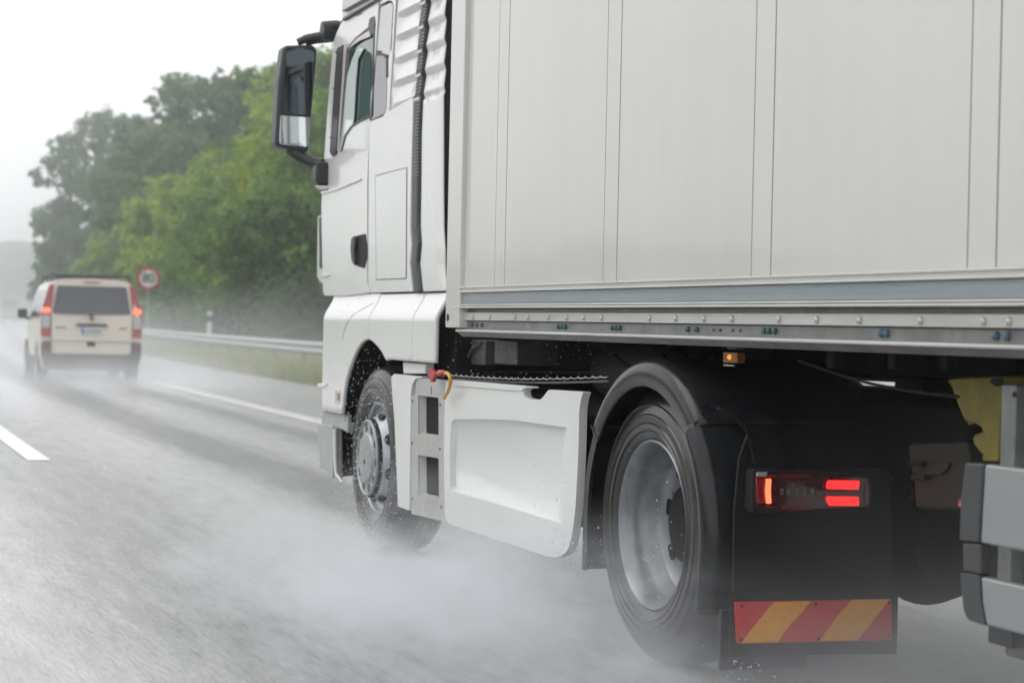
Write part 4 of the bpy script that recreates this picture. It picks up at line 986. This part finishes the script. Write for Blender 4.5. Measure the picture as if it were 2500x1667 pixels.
# far lorry, barely visible through the haze
LD = thing('distant_lorry', 'pale lorry almost lost in haze far ahead beside the van', 'lorry', (29.5, 325, 0), rz=-.09)
bm = bmesh.new(); add_box(bm, -1.25, 1.25, 0, 11, .95, 3.7); bmesh.ops.recalc_face_normals(bm, faces=bm.faces); obj('cargo_box', bm, mat('dull_pale_box', (.42, .38, .38), .5), LD, bevel=.05, local=True)
bm = bmesh.new(); add_box(bm, -1.2, 1.2, 11.4, 13.5, .7, 3.4); bmesh.ops.recalc_face_normals(bm, faces=bm.faces); obj('cab', bm, M['paint'], LD, bevel=.1, local=True)
for s in (-1, 1):
    for y in (1.5, 2.8, 12.4):
        bm = bmesh.new(); r_ = add_lathe(bm, [(-.15, .3), (-.15, .5), (.15, .5), (.15, .3)], (s*1.0, y, .5), 20); bm.faces.new(r_[0]); bm.faces.new(r_[-1]); obj('wheel', bm, M['rubber'], LD, local=True)
bm = bmesh.new(); add_box(bm, -1.1, 1.1, .1, 11.2, .6, .93); bmesh.ops.recalc_face_normals(bm, faces=bm.faces); obj('chassis', bm, M['chassis'], LD, local=True)

# ================================================================== ROADSIDE
X0G = 7.55
GR = thing('guardrail', 'grey corrugated steel guardrail on posts along the grassy verge', 'guardrail', (rd(X0G, 60)))
sec = [(.00, .75), (-.035, .735), (-.075, .70), (-.078, .675), (-.04, .635), (-.012, .615), (-.012, .60), (-.04, .575), (-.078, .535), (-.075, .51), (-.035, .475), (0, .46)]
bm = bmesh.new(); V = []
for i in range(0, 67):
    y = 8+i*2; V.append([bm.verts.new(rd(X0G+a, y, b)) for a, b in sec])
for a, b in zip(V, V[1:]):
    for k in range(len(sec)-1): bm.faces.new([a[k], a[k+1], b[k+1], b[k]])
obj('rail_beam', bm, M['steelgrey'], GR, solid=.004, ang=80)
bm = bmesh.new(); add_box(bm, .0, .012, -.05, .05, -.05, .72); add_box(bm, .0, .07, -.05, -.043, -.05, .72); add_box(bm, .0, .07, .043, .05, -.05, .72); bmesh.ops.recalc_face_normals(bm, faces=bm.faces)
pm = bpy.data.meshes.new('post'); bm.to_mesh(pm); bm.free(); pm.materials.append(mat('galvanised_post', (.22, .22, .22), .5, metal=.3, var=.3, vscale=5))
for i in range(28):
    o = link('post', pm, GR); o.location = rd(X0G+.01, 12+i*4)
# delineator and sign
dp = CAM+ (lambda d: d*(78.6/d.y))(ray(511, 790)); dz = CAM.z+(ray(511, 760)*(78.6/ray(511, 760).y)).z
DL = thing('delineator_post', 'white roadside delineator post with a black band standing behind the guardrail', 'marker post', (dp.x, dp.y, 0))
bm = bmesh.new(); add_box(bm, dp.x-.08, dp.x+.08, dp.y-.05, dp.y+.05, 0, dz-.42); add_box(bm, dp.x-.08, dp.x+.08, dp.y-.05, dp.y+.05, dz-.17, dz); bmesh.ops.recalc_face_normals(bm, faces=bm.faces); obj('post_body', bm, M['signw'], DL)
bm = bmesh.new(); add_box(bm, dp.x-.082, dp.x+.082, dp.y-.052, dp.y+.052, dz-.42, dz-.17); bmesh.ops.recalc_face_normals(bm, faces=bm.faces); obj('black_band', bm, M['signk'], DL)
YS_ = 84.0; k_ = ray(362.5, 680); sp = CAM+k_*((YS_-CAM.y)/k_.y); rs = 29/4861*((YS_-CAM.y)/k_.y)*.97
SN = thing('speed_limit_sign', 'round white speed limit sign with red border and blurred black numerals before the trees', 'road sign', (sp.x, sp.y, 0))
rb = lathe('red_border', [(0, rs*.74), (-.012, rs*.76), (-.012, rs*.98), (0, rs), (.02, rs)], tuple(sp), M['signr'], SN, n=48, axis='Y')
lathe('white_face', [(-.006, .001), (-.006, rs*.75), (.01, rs*.75)], tuple(sp), M['signw'], SN, n=48, axis='Y')
fc = bpy.data.curves.new('numerals', 'FONT'); fc.body = '80'; fc.size = rs*1.15; fc.align_x = 'CENTER'; fc.align_y = 'CENTER'; fc.extrude = .003; fc.offset = .01
fo = bpy.data.objects.new('numerals', fc); C.objects.link(fo); fo.rotation_euler = (pi/2, 0, 0); fo.location = (sp.x, sp.y-.014, sp.z); fo.data.materials.append(M['signk'])
dg = bpy.context.evaluated_depsgraph_get(); me = bpy.data.meshes.new_from_object(fo.evaluated_get(dg)); mw = Matrix.Translation(fo.location) @ fo.rotation_euler.to_matrix().to_4x4(); me.transform(mw)
bpy.data.objects.remove(fo); me.name = 'numerals'; link('numerals', me, SN)
tube('sign_pole', [(sp.x, sp.y+.05, -.1), (sp.x, sp.y+.05, sp.z+rs*.8)], .038, M['steelgrey'], SN, n=12)

# grass on the verge
def leafmat(name, a, b, sc=.5):
    m = mat(name, a, .6, col2=b, vscale=sc); n = m.node_tree; bs = n.nodes['Principled BSDF']
    bs.inputs['Specular IOR Level'].default_value = .25
    tr = n.nodes.new('ShaderNodeBsdfTranslucent'); mx = n.nodes.new('ShaderNodeMixShader'); mx.inputs[0].default_value = .45
    n.links.new(bs.inputs['Base Color'].links[0].from_socket, tr.inputs[0]); n.links.new(bs.outputs[0], mx.inputs[1]); n.links.new(tr.outputs[0], mx.inputs[2]); n.links.new(mx.outputs[0], n.nodes['Material Output'].inputs['Surface'])
    return m
gm = leafmat('verge_grass', (.24, .31, .10), (.36, .34, .18), .7)
def blades(name, N, fxy, h0, h1, mt, wd=.012, label=None):
    vs, fs = [], []
    for i in range(N):
        x, y, z = fxy(); h = random.uniform(h0, h1); a = random.uniform(0, pi); dx, dy = cos(a)*wd, sin(a)*wd
        lx, ly = random.uniform(-.3, .3)*h, random.uniform(-.3, .3)*h; k = len(vs)
        vs += [(x-dx, y-dy, z), (x+dx, y+dy, z), (x+lx*.4+dx*.7, y+ly*.4+dy*.7, z+h*.6), (x+lx*.4-dx*.7, y+ly*.4-dy*.7, z+h*.6), (x+lx, y+ly, z+h)]
        fs += [(k, k+1, k+2, k+3), (k+3, k+2, k+4)]
    me = bpy.data.meshes.new(name); me.from_pydata(vs, [], fs); me.materials.append(mt)
    o = bpy.data.objects.new(name, me); C.objects.link(o); tag(o, label, None, None, 'stuff'); return o
def fgr():
    y = 18+random.random()**1.6*110; x0 = random.uniform(6.0, 9.5); p = rd(x0, y); return p.x, p.y, bankz(x0, y)-.02
blades('verge_grass', 60000, fgr, .10, .42, gm, .02, 'long yellow green grass on the verge')

# trees: trunk, limbs and a crown of leaf clumps
lf = [leafmat('foliage_deep', (.15, .24, .10), (.06, .12, .06), .2), leafmat('foliage_fresh', (.42, .52, .06), (.17, .29, .04), .25), leafmat('foliage_mid', (.21, .34, .065), (.06, .13, .035), .3)]
def tree(px, top, Y, name, label, mi, wr_=.42, low=.05, leaf=.30, seed=0, group='trees along the motorway', wid=None, N=5200):
    rnd = random.Random(seed)
    k = ray(px, top); t = (Y-CAM.y)/k.y; tp = CAM+k*t
    x, z1 = tp.x, tp.z; x0 = x-cx(Y); z0 = bankz(x0, Y)-.1; H = z1-z0
    T = thing(name, label, 'tree', (x, Y, z0), group if False else None)
    bm = bmesh.new(); lean = rnd.uniform(-.04, .04)*H
    add_tube(bm, [(x, Y, z0), (x+lean*.3, Y, z0+H*.3), (x+lean*.7, Y, z0+H*.6), (x+lean, Y, z0+H*.88)], [H*.022, H*.017, H*.011, H*.003], 9)
    obj('trunk', bm, M['bark'], T)
    W = wid or H*wr_
    bm = bmesh.new(); cl_ = []
    for i in range(42):
        v = rnd.uniform(low, .96)
        shape = sin(pi*min(1, max(0, (v-low*.5))/(1.02))**.62)**.6
        a = rnd.uniform(0, 2*pi); r = W*shape*rnd.uniform(.15, .82)
        c = Vector((x+r*cos(a)+lean*v, Y+r*sin(a), z0+H*v)); cr2 = W*rnd.uniform(.26, .42)*(.6+.4*shape)
        if c.z+cr2*.75 > z1: c.z = z1-cr2*.75
        cl_.append((c, cr2))
        if i < 12:
            b0 = Vector((x+lean*v*.6, Y, z0+H*max(.1, v-.18)))
            add_tube(bm, [b0, b0.lerp(c, .5)+Vector((0, 0, .02*H)), c], [H*.007, H*.005, H*.002], 6)
    cl_.append((Vector((x+lean, Y, z1-W*.22)), W*.22))
    obj('limbs', bm, M['bark'], T)
    vs, fs = [], []
    tot = sum(c[1]**2 for c in cl_)
    for c, cr2 in cl_:
        sub_ = [(Vector((rnd.gauss(0, 1), rnd.gauss(0, 1), rnd.gauss(0, 1))).normalized()*cr2*rnd.uniform(.55, 1.0), rnd.uniform(.22, .42)*cr2) for _ in range(11)]
        for j in range(int(N*cr2**2/tot)):
            o_, rr = sub_[rnd.randrange(11)]
            d = Vector((rnd.gauss(0, 1), rnd.gauss(0, 1), rnd.gauss(0, 1))).normalized()
            p = c+o_+d*rr*rnd.uniform(.6, 1.08); p.z = c.z+(p.z-c.z)*.8
            s = leaf*rnd.uniform(.5, 1.2)
            nrm = (d*.8+Vector((rnd.gauss(0, .6), rnd.gauss(0, .6), rnd.gauss(0, .5)+.35))).normalized()
            a_ = nrm.orthogonal().normalized(); b_ = nrm.cross(a_); an = rnd.uniform(0, pi); a2 = a_*cos(an)+b_*sin(an); b2 = nrm.cross(a2)
            kk = len(vs); vs += [p-a2*s*.5, p+b2*s*.32+nrm*s*.06, p+a2*s*.5, p-b2*s*.32+nrm*s*.06]; fs.append((kk, kk+1, kk+2, kk+3))
    me = bpy.data.meshes.new('crown'); me.from_pydata([tuple(v) for v in vs], [], fs); me.materials.append(lf[mi])
    cr = link('crown', me, T); cr['kind'] = 'stuff'
    return T
TREES = [  # photo x, top y, distance, tone, width m
 (182, 330, 285, 0, 6.0, 'hazy dark tree at the far end of the row above the van'),
 (262, 262, 265, 0, 7.5, 'broad rounded hazy tree second from the far end of the row'),
 (335, 275, 245, 0, 7, 'hazy tree with a low crown just before the gap in the skyline'),
 (395, 300, 215, 2, 7, 'mid green tree in the dip of the skyline above the road sign'),
 (445, 192, 185, 0, 8, 'tall grey green tree rising to the first high peak of the skyline'),
 (530, 186, 175, 0, 8, 'tall hazy tree with a flat wide top in the middle of the row'),
 (615, 176, 160, 0, 8, 'tall dark tree with ragged top next to the truck mirror'),
 (712, 150, 135, 2, 7.5, 'large green tree directly behind the truck mirror'),
 (790, 115, 120, 1, 7.5, 'bright green tree reaching highest beside the truck cab'),
 (880, 120, 105, 2, 6, 'tall tree hidden mostly behind the white cab'),
 (560, 345, 128, 1, 6.2, 'fresh yellow green tree in front of the tall grey ones'),
 (455, 430, 150, 1, 5.5, 'fresh green tree lower down the sloping bright edge'),
 (360, 500, 175, 1, 5.5, 'light green small tree right of the dark far end'),
 (285, 560, 205, 1, 4.8, 'lightest low tree at the foot of the far dark trees'),
 (660, 300, 108, 2, 6.5, 'deep green broad tree left of the mirror arm'),
 (745, 250, 92, 1, 5.5, 'near green tree seen between mirror and cab'),
 (850, 200, 88, 2, 6, 'near dark tree standing behind the front of the cab'),
 (585, 470, 98, 2, 5.2, 'dark bushy tree above the middle of the guardrail'),
 (690, 460, 84, 2, 4.8, 'dark bushy tree above the guardrail next to the cab front'),
 (480, 560, 118, 2, 4.6, 'low dark tree between sign and delineator post'),
 (385, 610, 140, 2, 4.4, 'low dark tree right behind the speed limit sign'),
 (230, 640, 230, 0, 4, 'low hazy thicket tree just above the roof of the van'),
 (165, 480, 292, 0, 5.0, 'dense low hazy tree closing the far tip of the row'), (215, 420, 275, 0, 5.5, 'thick middle height hazy tree among the far ones'), (305, 430, 240, 0, 6.5, 'dense grey green tree under the gap in the skyline'),
 (140, 600, 300, 0, 3.5, 'small round hazy tree at the very tip of the row'),
]
for i, (px, top, Y, mi, wd, lab) in enumerate(TREES):
    tree(px, top, Y-6.6, 'broadleaf_tree', lab, mi, wid=wd*(1.0 if Y < 200 else 1.1), leaf=.38 if Y < 130 else .66, seed=i+3, N=14000, low=.02)
# understorey along the foot of the row
def fu():
    y = 55+random.random()**1.4*230; x0 = random.uniform(9.6, 13)+(y/60); p = rd(x0, y); return p.x, p.y, bankz(x0, y)
vs, fs = [], []
rnd = random.Random(5)
for i in range(420):
    x, y, z = fu(); hh = rnd.uniform(.8, 3.4)
    for j in range(130):
        d = Vector((rnd.gauss(0, 1), rnd.gauss(0, 1), rnd.gauss(0, 1))).normalized(); p = Vector((x, y, z+hh*.45))+Vector((d.x*hh*.6, d.y*hh*.6, d.z*hh*.5))*rnd.uniform(.5, 1)
        s = .3*rnd.uniform(.5, 1.3); n_ = (d+Vector((rnd.gauss(0, .5), rnd.gauss(0, .5), rnd.gauss(0, .5)+.3))).normalized(); a_ = n_.orthogonal().normalized(); b_ = n_.cross(a_)
        k = len(vs); vs += [tuple(p-a_*s*.5), tuple(p+b_*s*.35), tuple(p+a_*s*.5), tuple(p-b_*s*.35)]; fs.append((k, k+1, k+2, k+3))
me = bpy.data.meshes.new('undergrowth'); me.from_pydata(vs, [], fs); me.materials.append(leafmat('undergrowth_leaf', (.07, .11, .045), (.03, .05, .03), .5)); o = bpy.data.objects.new('undergrowth', me); C.objects.link(o)
tag(o, 'tangled dark undergrowth at the foot of the trees', None, None, 'stuff')

# unseen wood, added so that its reflection darkens the trailer panels
vs, fs = [], []
rnd = random.Random(9)
for i in range(16000):
    y = rnd.uniform(-20, 330); x = -60-rnd.random()**2*16; top = 6+1.5*sin(y*.05)+1*sin(y*.17+1)
    p = Vector((x, y, rnd.uniform(0, top))); s = rnd.uniform(.7, 1.6); n_ = Vector((1, rnd.gauss(0, .6), rnd.gauss(0, .5)+.3)).normalized(); a_ = n_.orthogonal().normalized(); b_ = n_.cross(a_)
    k = len(vs); vs += [tuple(p-a_*s), tuple(p+b_*s*.7), tuple(p+a_*s), tuple(p-b_*s*.7)]; fs.append((k, k+1, k+2, k+3))
me = bpy.data.meshes.new('unseen_wood'); me.from_pydata(vs, [], fs); me.materials.append(lf[2]); o = bpy.data.objects.new('unseen_wood', me); C.objects.link(o)
tag(o, 'unseen wood added beyond the other carriageway for its reflection in the trailer', None, None, 'stuff')
# ================================================================== SPRAY
def spray(name, lo, hi, dens, label, fall=(1, 1, 1), nscale=1.1, cut=.42, seed=0, stretch=(1, .45, 1), det=3):
    m, n, v = volmat(name+'_air', 0, (.95, .97, 1)); L = n.links
    def N(t, **k):
        q = n.nodes.new(t)
        for a, b in k.items(): setattr(q, a, b)
        return q
    def mt(op, a, b, clamp=False):
        q = N('ShaderNodeMath', operation=op, use_clamp=clamp)
        for i, x in enumerate((a, b)):
            if isinstance(x, (int, float)): q.inputs[i].default_value = x
            else: L.new(x, q.inputs[i])
        return q.outputs[0]
    tc = N('ShaderNodeTexCoord'); gen = N('ShaderNodeSeparateXYZ'); L.new(tc.outputs['Generated'], gen.inputs[0])
    def edge(o_, a, b):   # 0 at the ends, 1 inside
        lo_ = mt('DIVIDE', o_, a, True) if a else None; hi_ = mt('DIVIDE', mt('SUBTRACT', 1, o_), b, True) if b else None
        if lo_ is None: return hi_
        return mt('MULTIPLY', lo_, hi_) if hi_ is not None else lo_
    ex = edge(gen.outputs[0], fall[0], fall[0]); ey = edge(gen.outputs[1], fall[1], fall[1]); ez = mt('POWER', mt('SUBTRACT', 1, gen.outputs[2], True), 1.6)
    mp = N('ShaderNodeMapping'); mp.inputs['Scale'].default_value = stretch; mp.inputs['Location'].default_value = (seed, seed*.7, 0); L.new(tc.outputs['Object'], mp.inputs[0])
    t = N('ShaderNodeTexNoise'); t.inputs['Scale'].default_value = nscale; t.inputs['Detail'].default_value = det; t.inputs['Roughness'].default_value = .62; t.inputs['Distortion'].default_value = .25; L.new(mp.outputs[0], t.inputs[0])
    nn = mt('MULTIPLY', mt('SUBTRACT', t.outputs[0], cut, ), 1/(1-cut)*1.6, True)
    d = mt('MULTIPLY', mt('MULTIPLY', mt('MULTIPLY', ex, ey), mt('MULTIPLY', ez, nn)), dens)
    L.new(d, v.inputs['Density'])
    c = [(a+b)/2 for a, b in zip(lo, hi)]
    bm = bmesh.new(); add_box(bm, lo[0]-c[0], hi[0]-c[0], lo[1]-c[1], hi[1]-c[1], lo[2]-c[2], hi[2]-c[2]); bmesh.ops.recalc_face_normals(bm, faces=bm.faces)
    o = obj(name, bm, m, smooth=False); o.location = c
    tag(o, label, None, None, 'stuff'); return o
spray('spray_cloud', (-1.45, -1.3, .012), (.30, 3.3, .62), 8.0, 'white spray thrown up beside the drive wheel of the truck', (.3, .34, 1), 2.6, .43, 3, (1, .3, 1.5), 8)
spray('spray_mist', (-.25, -5.2, .012), (2.9, -.76, 1.35), .42, 'thin grey mist trailing under the trailer behind the tail panel', (.12, .12, 1), .9, .2, 8)
spray('wheel_spray', (-.55, -3.4, .012), (1.0, .2, .55), 1.1, 'low spray drawn out behind the drive wheel', (.3, .3, 1), 2.0, .35, 11, (1, .3, 1.5), 6)
spray('van_spray', (.6, 24.5, .012), (5.0, 36.5, .75), .4, 'pale spray boiling round the wheels of the van ahead', (.25, .3, 1), .8, .25, 5)
spray('lane_spray', (-9, 12, .012), (1.6, 90, .9), .12, 'low white spray hanging over the next lane', (.12, .15, 1), .25, .25, 2)
spray('verge_mist', (-2, 16, .03), (11, 120, 2.2), .035, 'thin mist drifting over the hard shoulder and verge', (.15, .15, 1), .2, .1, 4)
# flying droplets
def drops(name, N, f, label, s0=.0014, s1=.0034):
    vs, fs = [], []
    for i in range(N):
        p = Vector(f()); s = random.uniform(s0, s1); e = random.uniform(1, 2.6); k = len(vs)
        ax = Vector((random.gauss(0, .5), random.gauss(0, .3)+.2, random.gauss(0, 1))).normalized(); b = ax.orthogonal().normalized(); c = ax.cross(b)
        vs += [tuple(p+q) for q in (ax*s*e, b*s, c*s, -b*s, -c*s, -ax*s*e)]
        fs += [(k, k+1, k+2), (k, k+2, k+3), (k, k+3, k+4), (k, k+4, k+1), (k+5, k+2, k+1), (k+5, k+3, k+2), (k+5, k+4, k+3), (k+5, k+1, k+4)]
    me = bpy.data.meshes.new(name); me.from_pydata(vs, [], fs); me.materials.append(mt_d); me.polygons.foreach_set('use_smooth', [True]*len(fs))
    o = bpy.data.objects.new(name, me); C.objects.link(o); tag(o, label, None, None, 'stuff'); return o
mt_d = mat('water_drop', (.72, .75, .78), .12, spec=.8)
g_ = random.gauss; u_ = random.uniform
drops('wheel_droplets', 900, lambda: (u_(-.06, .02), 3.7+g_(0, .33), abs(g_(.35, .42))+.03), 'fine water drops flying around the front wheel')
drops('skirt_droplets', 420, lambda: (u_(-.12, .3), u_(-.3, 3.2), abs(g_(.25, .25))+.02), 'water drops falling from the skirts and mudguards')
drops('edge_droplets', 170, lambda: (u_(-.05, .06), .72+g_(0, .10), .42-abs(g_(0, .13))), 'drops running off the lower rear corner of the white skirt')
drops('flap_droplets', 40, lambda: (u_(-.02, .15), -.70+g_(0, .08), .14-abs(g_(0, .05))), 'drops splashing at the foot of the mudflap')
drops('gap_droplets', 160, lambda: (u_(.0, .5), u_(.9, 3.0), u_(.85, 1.25)), 'scattered water drops in front of the chassis')
drops('rain_drops', 260, lambda: (u_(-3, 5), u_(3, 14), u_(.2, 4)), 'scattered falling rain drops', .002, .0035)
